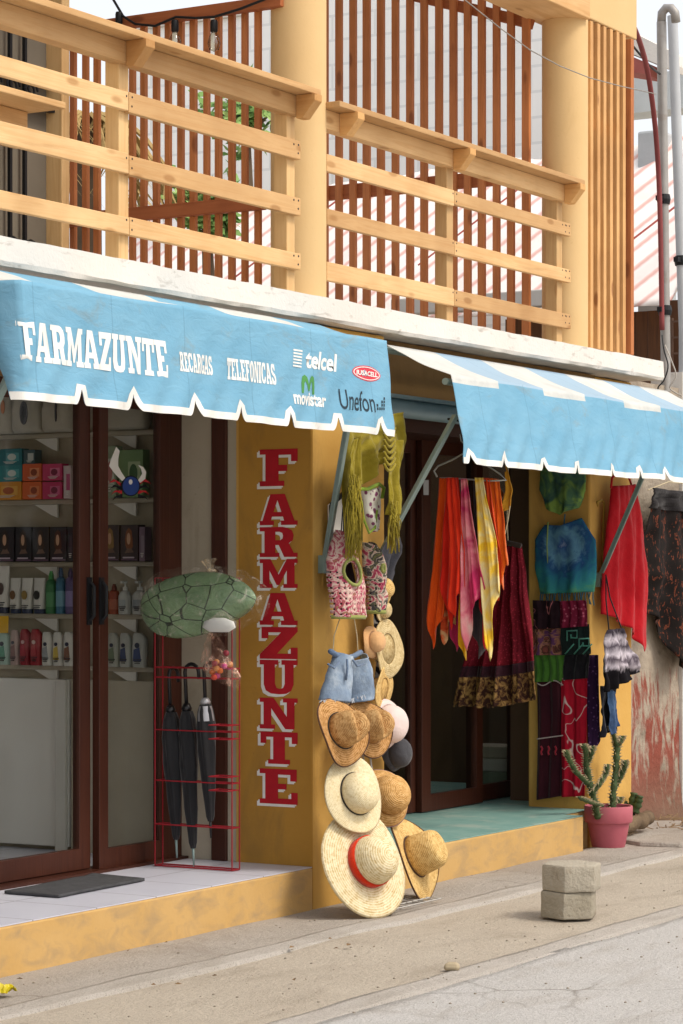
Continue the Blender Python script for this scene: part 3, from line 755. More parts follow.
V, F = fill([[(0, 0), (.14 * w, 0), (.24 * w, .55 * h), (.32 * w, .66 * h), (.40 * w, .5 * h), (.50 * w, .16 * h), (.62 * w, .16 * h), (.70 * w, .6 * h), (.76 * w, .68 * h), (.82 * w, .5 * h), (.86 * w, 0), (1 * w, .02 * h), (1 * w, .6 * h), (.92 * w, .92 * h), (.78 * w, 1 * h), (.66 * w, .86 * h), (.56 * w, .5 * h), (.46 * w, .88 * h), (.32 * w, 1 * h), (.16 * w, .9 * h), (.05 * w, .55 * h)]])
f = on(x0, zb_); MB().add([f(*p) for p in V], F).build('logo_mark', grn, can1)
orr = plain('awning_red_print', 'c8424e'); xc, zc = vx(367, 373), vz(367, 373.5)
rx, rz = (vx(381, 373) - vx(353.5, 373)) / 2, (vz(367, 365.5) - vz(367, 381)) / 2
V, F = fill([ell(0, 0, rx, rz)]); f = on(xc, zc); MB().add([f(*p) for p in V], F).build('logo_oval', orr, can1)
V, F = fill([ell(0, 0, rx * .94, rz * .86), ell(0, 0, rx * .89, rz * .76)]); f = on(xc, zc, .0032); MB().add([f(*p) for p in V], F).build('logo_ring', wht, can1)
mb = MB(); type_word(mb, 'IUSACELL', on(xc - rx * .78, zc - rz * .32, .0038), rx * 1.56, rz * .64, shear=.2, bold=.03); mb.build('lettering', wht, can1)
mb = MB(); dkp = MC['awning_dark_print']
for k, hgt in enumerate((2, 1, 3, 4)):
    for j in range(hgt):
        x = vx(373 + k * 2.7, 400); z = vz(373 + k * 2.7, 410 - j * 3.4); f = on(x, z)
        V, F = fill([[(0, 0), (.014, 0), (.014, .011), (0, .011)]]); mb.add([f(*p) for p in V], F)
mb.build('logo_dots', dkp, can1)

# ------------------------------------------------------------------ things behind and beside the building
nb = thing('neighbouring_wall', 'weathered plaster wall with faded red paint beside the last hanging skirt', 'wall', (4.2, .36, 0))
def weather():
    m, t, p = base('peeling_plaster', .92, .1)
    v = coords(t, 'Object', (1, 1, 1))
    c = ramp(t, tex(t, 'noise', v, 5, 10, .4), [(.3, '8a7e70'), (.55, 'a69a8a'), (.75, '6f655a')])
    sp = t.nodes.new('ShaderNodeSeparateXYZ'); tc = t.nodes.new('ShaderNodeTexCoord'); t.links.new(tc.outputs['Object'], sp.inputs[0])
    n = tex(t, 'noise', coords(t, 'Object', (3.2, 1, 1.0)), 3.4, 12, .5, .7)
    mr = t.nodes.new('ShaderNodeMapRange'); mr.inputs[1].default_value = .16; mr.inputs[2].default_value = .98; mr.inputs[3].default_value = .10; mr.inputs[4].default_value = -.10
    t.links.new(sp.outputs[2], mr.inputs[0])
    ad = t.nodes.new('ShaderNodeMath'); t.links.new(n, ad.inputs[0]); t.links.new(mr.outputs[0], ad.inputs[1])
    lt = t.nodes.new('ShaderNodeMath'); lt.operation = 'LESS_THAN'; lt.inputs[1].default_value = .93; t.links.new(sp.outputs[2], lt.inputs[0])
    mu = t.nodes.new('ShaderNodeMath'); mu.operation = 'MULTIPLY'; t.links.new(ramp(t, ad.outputs[0], [(.45, (0, 0, 0, 1)), (.55, (.9, .9, .9, 1))]), mu.inputs[0]); t.links.new(lt.outputs[0], mu.inputs[1])
    c = mixc(t, mu.outputs[0], c, '843c30')
    dm = t.nodes.new('ShaderNodeMapRange'); dm.inputs[1].default_value = .0; dm.inputs[2].default_value = .42; dm.inputs[3].default_value = .75; dm.inputs[4].default_value = 0; t.links.new(sp.outputs[2], dm.inputs[0])
    c = mixc(t, dm.outputs[0], c, '6f6353')
    t.links.new(c, p.inputs['Base Color']); bump(t, p, tex(t, 'noise', v, 22, 10), .7, .02)
    return m
mb = MB(); xr = at(679, 700, Y=.36).x
def wallfn(u, v):
    x = P2X1 + (xr - P2X1) * u; z = -.1 + 2.75 * v
    return Vector((x, .36 + .014 * noise.noise(Vector((x * 4, z * 4, 1))) - .03 * math.exp(-((z - .0) / .2) ** 2), z))
mb.grid(wallfn, 60, 80).build('plaster_face', weather(), nb, smooth=True)
MB().box(P2X1 + .004, xr, .39, .5, -.1, 2.65).build('wall_core', plaster_in, nb)
wn = MB().box(xr + .003, xr + 3, .34, .55, -.1, 2.75).build('white_wall', slab_white)
tag(wn, 'whitewashed wall at the far right edge beyond the weathered plaster', 'wall')

# far house of white painted brick
def brick_white():
    m, t, p = base('white_painted_brick', .85, .2)
    tc = t.nodes.new('ShaderNodeTexCoord'); mp = t.nodes.new('ShaderNodeMapping'); mp.inputs['Rotation'].default_value = (0, PI / 2, PI / 2)
    sp = t.nodes.new('ShaderNodeSeparateXYZ'); cb = t.nodes.new('ShaderNodeCombineXYZ'); t.links.new(tc.outputs['Object'], sp.inputs[0])
    t.links.new(sp.outputs[1], cb.inputs[0]); t.links.new(sp.outputs[2], cb.inputs[1])
    b = t.nodes.new('ShaderNodeTexBrick'); b.inputs['Scale'].default_value = 1; b.inputs['Brick Width'].default_value = .42; b.inputs['Row Height'].default_value = .21; b.inputs['Mortar Size'].default_value = .012
    b.inputs['Color1'].default_value = lin('f1f1ef'); b.inputs['Color2'].default_value = lin('f4f4f2'); b.inputs['Mortar'].default_value = lin('e2e3e2')
    t.links.new(cb.outputs[0], b.inputs['Vector'])
    c = mixc(t, ramp(t, tex(t, 'noise', coords(t, 'Object', (1, 1, .5)), 2, 8), [(.5, (0, 0, 0, 1)), (.8, (.4, .4, .4, 1))]), b.outputs['Color'], 'd2d5d6')
    t.links.new(c, p.inputs['Base Color']); bump(t, p, b.outputs['Fac'], -.3, .01); return m
hs = thing('neighbouring_house', 'pale white painted brick house wall seen through the balcony slats', 'house', (9, 4, 0))
ya, yb_ = at(600, 100, X=9).y, at(118, 100, X=9).y
MB().box(9, 9.3, ya, at(245, 30, X=9).y, -.06, 9).build('wall', brick_white(), hs)
MB().box(9, 9.3, at(245, 30, X=9).y + .002, yb_, -.06, at(200, 22, X=9).z).build('wall', brick_white(), hs)
MB().box(8.95, 9.35, at(245, 30, X=9).y + .01, yb_ + .1, at(200, 22, X=9).z + .002, at(200, 22, X=9).z + .1).build('parapet', slab_white, hs)

# corrugated roof sheet beyond
def corr():
    m, t, p = base('pink_white_corrugated_sheet', .6, .3)
    uv = t.nodes.new('ShaderNodeUVMap'); sp = t.nodes.new('ShaderNodeSeparateXYZ'); t.links.new(uv.outputs[0], sp.inputs[0])
    fr = t.nodes.new('ShaderNodeMath'); fr.operation = 'FRACT'; t.links.new(sp.outputs[0], fr.inputs[0])
    c = ramp(t, fr.outputs[0], [(0, 'efe9e4'), (.42, 'f3eeea'), (.56, 'd9aaa0'), (.72, 'e3bdb4'), (.86, 'efe9e4')])
    c = mixc(t, ramp(t, tex(t, 'noise', coords(t, 'Object', (1, 1, 1)), 3, 8), [(.5, (0, 0, 0, 1)), (.8, (.4, .4, .4, 1))]), c, 'c9a497')
    t.links.new(c, p.inputs['Base Color']); return m
rf = thing('corrugated_roof', 'pink and white corrugated roof sheeting behind the balcony', 'roof', (6.5, 3, 3.4))
mb = MB(); vs = []; fs = []; uvs = []
Y0, Y1 = at(676, 200, X=6.5).y, 6.2; NU, NV = 420, 26
def roofpt(y, t_):                                          # eave below, ridge above; the pitch leans back
    top = 4.78 - .055 * (y - Y0) + .03 * math.sin(y * 9); bt = 3.36 + (.0 if y > at(668, 200, X=6.5).y else .3)
    z = bt + (top - bt) * t_
    ph = (y + z * .92) / .205
    return Vector((6.5 + (z - 3.3) * .9 + .02 * math.cos(ph * 2 * PI), y, z)), ph
for j in range(NV + 1):
    for i in range(NU + 1):
        vs.append(roofpt(Y0 + (Y1 - Y0) * i / NU, j / NV))
for j in range(NV):
    for i in range(NU):
        k = j * (NU + 1) + i; f = (k, k + 1, k + NU + 2, k + NU + 1); fs.append(f); uvs.append([(vs[q][1], 0) for q in f])
mb.add([v[0] for v in vs], fs, uvs).build('sheet', corr(), rf, smooth=True, solid=.006)
mb = MB()
for k, yy in enumerate((Y0 + .42, Y0 + 2.0, Y0 + 3.6)):                    # red flashing strips running with the ribs
    a, b = Vector((6.5 + .03, yy, 3.75)), Vector((6.5 + .55, yy - .62, 4.36)); mb.bar(a - Vector((.05, 0, 0)), b - Vector((.07, 0, 0)), .05, .012)
mb.build('flashing', plain('faded_red_metal', 'b5625c', 'a85650'), rf)
gy0, gy1 = at(634, 300, X=6.45).y, at(585, 300, X=6.45).y; gz = at(600, 300, X=6.45).z
g = MB(); g.box(6.35, 6.45, gy0, gy1 + 1.5, gz - .03, gz + .09); g.build('gutter', plain('pale_gutter', 'c9c6c0', 'bdbab4'), rf, bevel=.01)
shed = thing('wooden_shed', 'dark plank shed wall under the corrugated roof behind the poles', 'shed', (6.9, 1, 0))
mb = MB(); y = -.6
while y < 2.4:
    mb.box(6.75 + random.uniform(0, .02), 6.78, y, y + .135, 0, 3.35); y += .14
mb.build('plank_wall', wood('dark_shed_planks', '6b4528', '4f3220', 'Z', '3a2417'), shed)
MB().box(6.7, 6.745, -.6, 2.4, 2.55, 2.63).build('rail', MC['dark_shed_planks'], shed)
cp = MB().box(7.6, 7.9, at(661, 150, X=7.6).y, at(637, 150, X=7.6).y, 0, at(650, 130, X=7.6).z).build('concrete_post', plain('grey_concrete', 'b4b8ba', 'a8adaf', scale=5, bmp=.2), bevel=.02)
tag(cp, 'square grey concrete post rising behind the corrugated roof', 'post')
for (xa, xb, yt, yb2, X, nm, lb, mt) in ((590, 720, 80, 104, 9.5, 'concrete_beam', 'long pale grey concrete beam crossing behind the utility poles', 'c2c8ca'),):
    p, q = at(xa, yt, X=X), at(xb, yb2, X=X)
    o = MB().box(X, X + .3, q.y, p.y, q.z, p.z).build(nm, plain('pale_concrete', mt, 'b8bec0', scale=4)); tag(o, lb, 'beam')
ev = thing('roof_eave', 'white eave with a brown soffit poking out behind the slats at upper right', 'eave', tuple(at(645, 50, X=8)))
p = [at(x, y, X=8) for x, y in ((585, 8), (672, 52), (674, 64), (672, 70), (588, 36))]
MB().prism([(q.y, q.z) for q in p], (8, 0, 0), (0, 1, 0), (0, 0, 1), (1, 0, 0), .5).build('fascia', slab_white, ev)
p = [at(x, y, X=8.02) for x, y in ((596, 41), (645, 62), (645, 74), (596, 66))]
MB().prism([(q.y, q.z) for q in p], (8.02, 0, 0), (0, 1, 0), (0, 0, 1), (1, 0, 0), .4).build('soffit', plain('faded_red_soffit', 'a5615a', '97554e'), ev)

# poles and cables
def pole(label, pts, r, X, mat, nclamp):
    P = [at(x, y, X=X) for x, y in pts]
    t = thing('utility_pole', label, 'pole', tuple(P[0]))
    P2 = P if P[0].x < 4.9 else [Vector((P[0].x, P[0].y, 0))] + P
    MB().tube(P2, r, 16).build('shaft', mat, t, smooth=True, auto=True)
    for k in range(nclamp):
        mb = MB(); p = P2[-2].lerp(P2[-1], .22 + .3 * k); mb.lathe(p, (0, 0, 1), [(r + .008, -.03), (r + .014, 0), (r + .008, .03)], 14); mb.box(p.x - .09, p.x, p.y - .015, p.y + .015, p.z - .015, p.z + .015); mb.build('clamp', black_iron, t)
    return t
gal = plain('weathered_galvanised_steel', 'a7a5a2', '97948f', rough=.55, metallic=.4, scale=8, spot=(5, .58, .75, '86786a'))
tp = pole('near grey steel service pole with a bent conduit top', [(666, 392), (661.5, 22)], .030, 4.75, gal, 2)
MB().tube([at(x, y, X=4.75) for x, y in ((661.5, 22), (662, 13), (666, 8), (671, 8), (675, 13), (676, 22))], .028, 10).build('bent_cap', gal, tp, smooth=True)
pole('thin pale pole behind the near service pole at the right edge', [(684, 330), (672.5, 16)], .032, 5.0, plain('pale_grey_pole', 'bcc0c4', 'b0b4b8'), 1)
def cable(name, label, pts, r, mat, cat='cable'):
    P = [at(x, y, X=X) for x, y, X in pts]; Q = []
    for i in range(len(P) - 1):
        p0, p1, p2, p3 = P[max(i - 1, 0)], P[i], P[i + 1], P[min(i + 2, len(P) - 1)]
        for k in range(8):
            s = k / 8; Q.append(.5 * ((2 * p1) + (p2 - p0) * s + (2 * p0 - 5 * p1 + 4 * p2 - p3) * s * s + (3 * p1 - p0 - 3 * p2 + p3) * s ** 3))
    Q.append(P[-1]); o = MB().tube(Q, r, 7).build(name, mat, smooth=True); tag(o, label, cat); return o
cable('conduit_cable', 'thick reddish brown conduit curving down to the near service pole', [(596, -14, 3.4), (617, 0, 3.45), (633, 25, 3.6), (645, 60, 4.1), (652, 100, 4.4), (657, 150, 4.6), (660, 215, 4.68), (662, 330, 4.68)], .016, plain('red_brown_conduit', '8c4a4a', '7c4040'))
cable('power_cable', 'thin black cable from the roof beam to the near service pole', [(592, -8, 3.3), (610, 20, 3.5), (632, 45, 4.0), (650, 66, 4.4), (660, 74, 4.70)], .007, black_iron)
o = MB().tube([at(x, y, Y=-.2) for x, y in ((440, -20), (470, 4), (500, 28), (530, 50), (560, 66), (590, 78), (620, 86), (656, 94))], .0028, 6).build('wire', plain('grey_wire', '8f8a84'), smooth=True)
tag(o, 'fine grey wire crossing in front of the second balcony column', 'cable')
cable('wire', 'dark wire running down the slab end beside the near pole', [(662, 335, 3.9), (664, 350, 3.86), (668, 366, 3.86), (664, 380, 3.86), (658, 388, 3.85), (662, 396, 3.9)], .004, black_iron)
cable('wire', 'pale looped wires hanging off the slab corner', [(665, 345, 3.86), (672, 362, 3.87), (676, 376, 3.88), (670, 388, 3.88), (682, 396, 3.9)], .004, plain('pale_wire', 'b5b0a8'))
gr_ = thing('window_grille', 'rusty iron bar grille behind the thin pole at far right', 'grille', tuple(at(677, 340, X=5.5)))
mb = MB()
for x in (672, 680, 688): mb.bar(at(x, 318, X=5.5), at(x, 382, X=5.5), .014, .014)
for y in (322, 338, 354, 372): mb.bar(at(668, y, X=5.5), at(695, y - 2, X=5.5), .012, .012)
mb.build('bars', plain('rusty_iron', '5d4a40', '6b5244'), gr_)
MB().box(5.6, 5.7, at(700, 340, X=5.6).y, at(669, 340, X=5.6).y, 1.5, at(676, 300, X=5.6).z).build('backing_board', MC['dark_shed_planks'], gr_)

# tree and dry palms glimpsed through the slats
def tree(label, c, R, n, cols, X0):
    t = thing('tree', label, 'tree', (c[0], c[1], -.06))
    mb = MB(); mb.tube([(c[0], c[1], -.06), (c[0] + .1, c[1] - .05, c[2] * .5), (c[0], c[1], c[2] + R * .4)], [.13, .09, .03], 8)
    for k in range(8):
        a = random.uniform(0, 2 * PI); e = Vector((c[0] + math.cos(a) * R * .7, c[1] + math.sin(a) * R * .7, c[2] + random.uniform(-.3, .6) * R)); mb.tube([(c[0], c[1], c[2] - R * .6), e], [.04, .01], 5)
    mb.build('trunk', plain('tree_bark', '6a5a48', '57493a', bmp=.4), t)
    for ci, col in enumerate(cols):
        mb = MB(); cl = [Vector(c) + Vector((random.gauss(0, .5), random.gauss(0, .5), random.gauss(0, .45))) * R for _ in range(16)]
        for k in range(n):
            p = random.choice(cl) + Vector((random.gauss(0, .16), random.gauss(0, .16), random.gauss(0, .14))) * R
            d = Vector((random.gauss(0, 1), random.gauss(0, 1), random.gauss(-.2, .8))).normalized(); s = d.orthogonal().normalized() * .03; L = .11
            mb.add([p, p + d * L * .5 + s, p + d * L, p + d * L * .5 - s], [(0, 1, 2, 3)])
        mb.build('crown', plain('leaf_%d' % ci, col[0], col[1], rough=.6), t)
c = at(245, 118, X=7.6); tree('light green leafy tree behind the slats left of the first column', (7.6, c.y, c.z), .27, 380, (('8fae62', 'a2be74'), ('6f9450', '80a45c')), 0)
c = at(205, 205, X=5.6); tree('small green shrub low behind the slatted screen', (5.6, c.y, c.z), .2, 400, (('7f9a55', '93ab66'), ('58793d', '6a8a48')), 0)
c = at(86, 118, X=5.0); pt = thing('dry_palm', 'dry straw coloured palm fronds behind the slats beside the grilled door', 'palm', (5.0, c.y, -.06))
mb = MB()
for k in range(26):
    a = random.uniform(0, 2 * PI); L = random.uniform(.5, .9); o = Vector((5.0, c.y, c.z)); d = Vector((math.cos(a), math.sin(a), 0)); prev = []
    for i in range(6):
        s = i / 5; prev.append(o + d * (L * s) + Vector((0, 0, .25 * s - .95 * s * s)))
    mb.tube(prev, [.012, .02, .02, .018, .012, .004], 4)
    for i in range(1, 5):
        for sg in (-1, 1):
            q = prev[i]; e = q + d.cross(Vector((0, 0, 1))) * (.22 * sg) + Vector((0, 0, -.28)) + d * .1; w = d * .018; mb.add([q - w, q + w, e], [(0, 1, 2)])
mb.build('fronds', plain('dry_frond', 'b59a68', '8f7a4a'), pt)
MB().tube([(5.0, c.y, -.06), (5.03, c.y, c.z * .5), (5.0, c.y, c.z)], .11, 9).build('trunk', MC['tree_bark'], pt)

# ------------------------------------------------------------------ pharmacy shelving and goods
SX = -.03
ROWZ = [1.064, 1.305, 1.547, 1.838, 2.148]
shelf = thing('display_shelves', 'cream wall shelving stacked with goods behind the pharmacy doors', 'shelves', (0, 1.8, .2))
cream = plain('cream_shelf_laminate', 'b2a996', 'bcb3a1', rough=.5)
white_lam = plain('off_white_cabinet', 'e2dfd8', 'e6e3dc', rough=.45)
for z in ROWZ: MB().box(-.045, .002, .80, 3.55, z - .022, z).build('shelf_board', cream, shelf, bevel=.003)
for z in ROWZ:                                                    # thin white bracket arms under every board
    for yy in (.93, 1.38, 2.0):
        MB().prism([(0, 0), (-.13, 0), (-.03, -.05), (0, -.06)], (-.03, yy, z - .023), (0, -1, 0), (0, 0, 1), (1, 0, 0), .012).build('bracket', white_lam, shelf)
cab = MB().box(-.05, .002, 1.30, 3.5, .22, 1.0).build('lower_cabinet', white_lam, shelf, bevel=.004)
MB().box(-.075, -.052, 1.30, 1.36, .2, 1.0).build('cabinet_stile', white_paint, cab, bevel=.006)
MB().box(-.04, .002, .82, 1.29, .2, 1.0).build('lower_panel', cream, shelf)

def gm(h, **k): return plain('pack_' + h, h, **dict(dict(rough=.45, spec=.4, scale=20), **k))
def span(x0, x1, yy):
    a, b = at(x0, yy, X=SX - .05).y, at(x1, yy, X=SX - .05).y
    return min(a, b), max(a, b)
PXROW = [665, 613.7, 562, 500, 434]
def goods(name, label, cat, group, x0, x1, row, ytop, col, kind, c2='e2ded4', mark=None, lift=0):
    """one pack on the shelf row; the widths and heights are read on the plane of the shelf's front"""
    yr = PXROW[row]; y0, y1 = span(x0, x1, yr); z0 = ROWZ[row] + .001 + lift; z1 = at((x0 + x1) / 2, ytop, X=SX - .05).z
    w = (y1 - y0) - .004; h = z1 - z0; cy = (y0 + y1) / 2; cx = SX - .05
    t = thing(name, label, cat, (cx, cy, z0), group); o = (cx, cy, z0); fx = cx
    if kind == 'box':
        d = .055; MB().box(cx - .03, cx + d - .03, cy - w / 2, cy + w / 2, z0, z1).build('carton', gm(col), t, bevel=.002); fx = cx - .0305
        MB().box(fx - .0008, fx, cy - w * .40, cy + w * .10, z0 + h * .25, z0 + h * .75).build('front_panel', gm(c2), t)
        if mark: MB().prism(ell(0, 0, w * .17, h * .2, 14), (fx - .0016, cy - w * .12, z0 + h * .5), (0, 1, 0), (0, 0, 1), (1, 0, 0), .0006).build('front_mark', gm(mark), t)
    elif kind == 'face':                                          # hair colour carton with a portrait
        MB().box(cx - .03, cx + .03, cy - w / 2, cy + w / 2, z0, z1).build('carton', gm(col), t, bevel=.002); fx = cx - .0305
        def fl(n, pts, m, k): MB().prism([(-q[0] * w, q[1] * h) for q in pts], (fx - .0006 * k, cy, z0), (0, 1, 0), (0, 0, 1), (1, 0, 0), .0005).build(n, gm(m), t)
        fl('portrait_hair', [(-.2, .42), (-.24, .6), (-.17, .82), (-.02, .92), (.14, .84), (.2, .62), (.22, .4), (.12, .3), (-.1, .3)], c2, 1)
        fl('portrait_shoulders', [(-.26, .22), (-.10, .36), (0, .34), (.12, .37), (.28, .24)], '6b5144' if mark else '544038', 1.6)
        fl('portrait_face', ell(-.02, .62, .105, .16, 16), 'c09678', 2.4)
        fl('bottom_band', [(-.46, .03), (.46, .03), (.46, .06), (-.46, .06)], '6a4a62', 1)
        fl('bottom_stripe', [(-.36, .08), (.3, .08), (.3, .12), (-.36, .12)], 'b9a9b4', 1.7)
    elif kind == 'tube':                                          # standing on its cap, flat crimp on top
        a = w / 2; mb = MB(); mb.loft(o, [(h * .13, .026, a * .86), (h * .2, .026, a * .92), (h * .6, .02, a * .97), (h * .93, .006, a), (h, .004, a)], 18, 2.3); mb.build('tube_body', gm(col), t, smooth=True, auto=True)
        MB().loft(o, [(0, .024, a * .82), (h * .128, .025, a * .84)], 18, 2.3).build('cap', gm(c2), t, smooth=True, auto=True)
        MB().prism(ell(0, 0, a * .5, h * .13, 14), (cx - .029, cy, z0 + h * .52), (0, 1, 0), (0, 0, 1), (1, 0, 0), .004).build('front_mark', gm(mark or '3c3a3a'), t)
    elif kind == 'spray':
        a = w / 2; MB().lathe(o, (0, 0, 1), [(a * .95, 0), (a, .006), (a, h * .66), (a * .86, h * .76), (a * .5, h * .80)], 18).build('bottle', gm(col), t, smooth=True, auto=True)
        MB().lathe(o, (0, 0, 1), [(a * .48, h * .80), (a * .48, h * .9), (a * .3, h * .97), (a * .28, h)], 14).build('cap', gm(c2), t, smooth=True, auto=True)
        MB().lathe(o, (0, 0, 1), [(a * 1.015, h * .16), (a * 1.015, h * .5)], 18, cap0=False, cap1=False).build('label_band', gm(mark or 'b9c2b0'), t, smooth=True)
    elif kind == 'pump':
        a = w / 2; MB().loft(o, [(0, .024, a * .9), (h * .05, .026, a), (h * .56, .026, a), (h * .68, .018, a * .6), (h * .72, .01, a * .36)], 18, 2.6).build('bottle', gm(col), t, smooth=True, auto=True)
        mb = MB(); mb.loft(o, [(h * .72, .011, a * .4), (h * .82, .011, a * .4), (h * .83, .004, a * .14), (h * .93, .004, a * .14)], 12); mb.box(cx - .03, cx + .008, cy - a * .2, cy + a * .2, z0 + h * .93, z0 + h); mb.build('pump_head', gm(c2), t)
        MB().prism([(-a * .6, 0), (a * .6, 0), (a * .6, h * .24), (-a * .6, h * .24)], (cx - .0275, cy, z0 + h * .2), (0, 1, 0), (0, 0, 1), (1, 0, 0), .002).build('front_label', gm(mark or '9aa0a0'), t)
    else:                                                         # 'flat' shampoo bottle with a slanted shoulder
        a = w / 2; MB().loft(o, [(0, .022, a * .88), (h * .04, .024, a * .94), (h * .45, .024, a), (h * .8, .022, a * .97), (h * .9, .019, a * .85, 0, a * .10), (h * .96, .015, a * .66, 0, a * .22), (h, .01, a * .5, 0, a * .3)], 20, 2.8).build('bottle', gm(col), t, smooth=True, auto=True)
        MB().prism([(-a * .55, 0), (a * .6, 0), (a * .5, h * .34), (-a * .3, h * .40)], (cx - .026, cy, z0 + h * .18), (0, 1, 0), (0, 0, 1), (1, 0, 0), .003).build('front_label', gm(c2), t)
        MB().prism(ell(0, 0, a * .32, a * .32, 12), (cx - .028, cy, z0 + h * .64), (0, 1, 0), (0, 0, 1), (1, 0, 0), .004).build('front_mark', gm(mark or '30384c'), t)
    if kind in ('box', 'tube', 'flat', 'pump'):                       # small printed lines low on the pack
        for k in range(3):
            ww_ = w * (.30 - .06 * k); zz = z0 + h * (.215 - .05 * k)
            MB().box(cx - .0325, cx - .020, cy - ww_, cy + ww_ * .7, zz, zz + h * .022).build('printed_line', gm('3a3a40' if kind != 'box' else 'd8d4cc'), t)
    return t
# top row: soft packs lying on the uppermost board
def pack(label, x0, x1, ytop, cols, marks, ang=0):
    y0, y1 = span(x0, x1, 434); z0 = ROWZ[4] + .001; z1 = at((x0 + x1) / 2, ytop, X=SX - .05).z; cy = (y0 + y1) / 2; w = y1 - y0; h = z1 - z0
    t = thing('plastic_pack', label, 'pack', (SX - .05, cy, z0), 'soft packs on the top pharmacy shelf')
    MB().loft((SX - .05, cy, z0), [(0, .035, w * .46), (h * .12, .05, w * .5), (h * .6, .055, w * .5), (h * .9, .04, w * .48), (h, .02, w * .42)], 22, 3.2).build('wrapper', plain('wrapper_' + cols, cols, 'aaa497', rough=.35, scale=12, bmp=.2), t, smooth=True)
    for k, (u, v, rx, rz, col) in enumerate(marks):
        MB().prism(ell(0, 0, rx * w, rz * h, 16), (SX - .05 - .058, cy + u * w, z0 + v * h), (0, 1, 0), (0, 0, 1), (1, 0, 0), .006).build('printed_mark', gm(col), t)
pack('cream plastic pack with a pink print at the far left of the top shelf', -14, 14, 392, 'b9b2a2', [(-.1, .5, .10, .22, '9a4a52'), (-.36, .62, .06, .16, 'c47a4a')])
pack('cream plastic pack with a dark oval print on the top shelf', 15, 44, 394, 'b4ae9f', [(-.05, .5, .13, .3, '34343c'), (-.05, .5, .08, .2, '7c8088')])
pack('cream plastic pack with a slim dark stroke, nearest the door frame', 45, 75, 396, 'bab4a6', [(-.1, .55, .03, .28, '2c3040')])
pack('plain cream plastic pack behind the glass door on the top shelf', 104, 148, 396, 'a69f8f', [])
# row of boxes
gB = 'cartons on the second pharmacy shelf'
goods('soap_box', 'teal carton, lower of the two teal cartons beside the orange boxes', 'carton', gB, 0, 26, 3, 465.5, '2a7e84', 'box', '4fa0a2', 'c9d4d0', .085)
goods('soap_box', 'teal carton on top of the other teal carton on the second shelf', 'carton', gB, 0, 26, 3, 449, '256f78', 'box', '4a979c', 'c4cfca', .160)
goods('soap_box', 'yellow orange carton under the two teal cartons', 'carton', gB, -8, 25.5, 3, 482, 'd08a2a', 'box', 'dfa64a', 'a8542a')
goods('soap_box', 'white ended dark teal carton stacked right of the teal pair', 'carton', gB, 27, 39, 3, 450, '3b555c', 'box', 'b9beb8', None, .165)
goods('soap_box', 'lower orange carton left of the pink cartons', 'carton', gB, 26, 45.5, 3, 482, 'd3602c', 'box', 'dd8050', '8c3c20')
goods('soap_box', 'upper orange carton left of the pink cartons', 'carton', gB, 26, 45.5, 3, 464, 'cf5a2e', 'box', 'e08a5c', '8c3c20', .085)
goods('soap_box', 'lower pink carton beside the dark door frame', 'carton', gB, 46, 66, 3, 482, 'bf2c5e', 'box', 'd0608a', '7c1c40')
goods('soap_box', 'upper pink carton beside the dark door frame', 'carton', gB, 46, 66, 3, 464, 'c43464', 'box', 'd66c92', '7c1c40', .085)
goods('soap_box', 'white and pink carton standing at the right end of the pink cartons', 'carton', gB, 67, 75, 3, 466, 'c9b4b4', 'box', 'b85078')
goods('tall_packet', 'pale green packet left of the crab decal behind the glass', 'packet', gB, 104, 120, 3, 446, '8d9a80', 'box', 'c4c8b8', 'b0706a')
goods('tall_packet', 'leafy green packet right of the crab decal behind the glass', 'packet', gB, 122, 147, 3, 450, '6d8a5c', 'box', 'a9b890', '3d6038')
# hair colour boxes
gH = 'hair colour cartons with portraits'
for k, (x0, x1) in enumerate(((0, 18), (19, 35.5), (36, 53), (53.5, 70.5))):
    goods('hair_colour_box', ('dark hair colour carton with a portrait, leftmost in the open row', 'dark hair colour carton with a portrait, second from the left in its row', 'dark hair colour carton with a portrait, third from the left in its row', 'dark hair colour carton with a portrait, nearest the door frame')[k], 'carton', gH, x0, x1, 2, 527, '211c22', 'face', ('2c1c17', '3a241a', '33201a', '4a2616')[k], 1)
goods('hair_colour_box', 'narrow sliver of dark hair colour carton touching the door frame', 'carton', gH, 71, 77, 2, 527, '241f26', 'box', '40303c')
goods('hair_colour_box', 'hair colour carton with a blonde portrait behind the glass door', 'carton', gH, 105, 123, 2, 525, '3a3033', 'face', '8a6a3c', 1)
goods('hair_colour_box', 'hair colour carton with a reddish haired portrait behind the glass door', 'carton', gH, 124, 142, 2, 525, '382a2c', 'face', '7a4422', 1)
goods('hair_colour_box', 'plain mauve end of a hair colour carton behind the glass door', 'carton', gH, 142.5, 149, 2, 527, '74606e', 'box', '8a7886')
# tubes and bottles
gT = 'tubes and bottles on the pharmacy shelves'
goods('cream_tube', 'tall white tube at the left end of the tube row', 'tube', gT, -2, 10, 1, 566, 'd0ccc4', 'tube', '2a2c44', '4a3432')
goods('cream_tube', 'white tube with dark cap, shortest beside the tall one', 'tube', gT, 10.5, 21.5, 1, 578, 'cbc8c0', 'tube', '26304e', '6a4a2c')
goods('cream_tube', 'white tube with dark cap in the middle of the tube row', 'tube', gT, 22, 33.5, 1, 578, 'cfccc4', 'tube', '26304e', '8a7038')
goods('cream_tube', 'white tube with a curl of dark hair printed, beside the green bottle', 'tube', gT, 34, 46, 1, 578, 'ccc9c2', 'tube', '26304e', '1e1a1a')
goods('spray_bottle', 'green bottle with a pointed cap right of the white tubes', 'bottle', gT, 46.5, 56, 1, 571, '2f6a3c', 'spray', '3d8a48', '4c8454')
goods('spray_bottle', 'blue bottle with a pointed cap between green and purple bottles', 'bottle', gT, 56.5, 65.5, 1, 568, '34647e', 'spray', '2a4a66', '6c98a8')
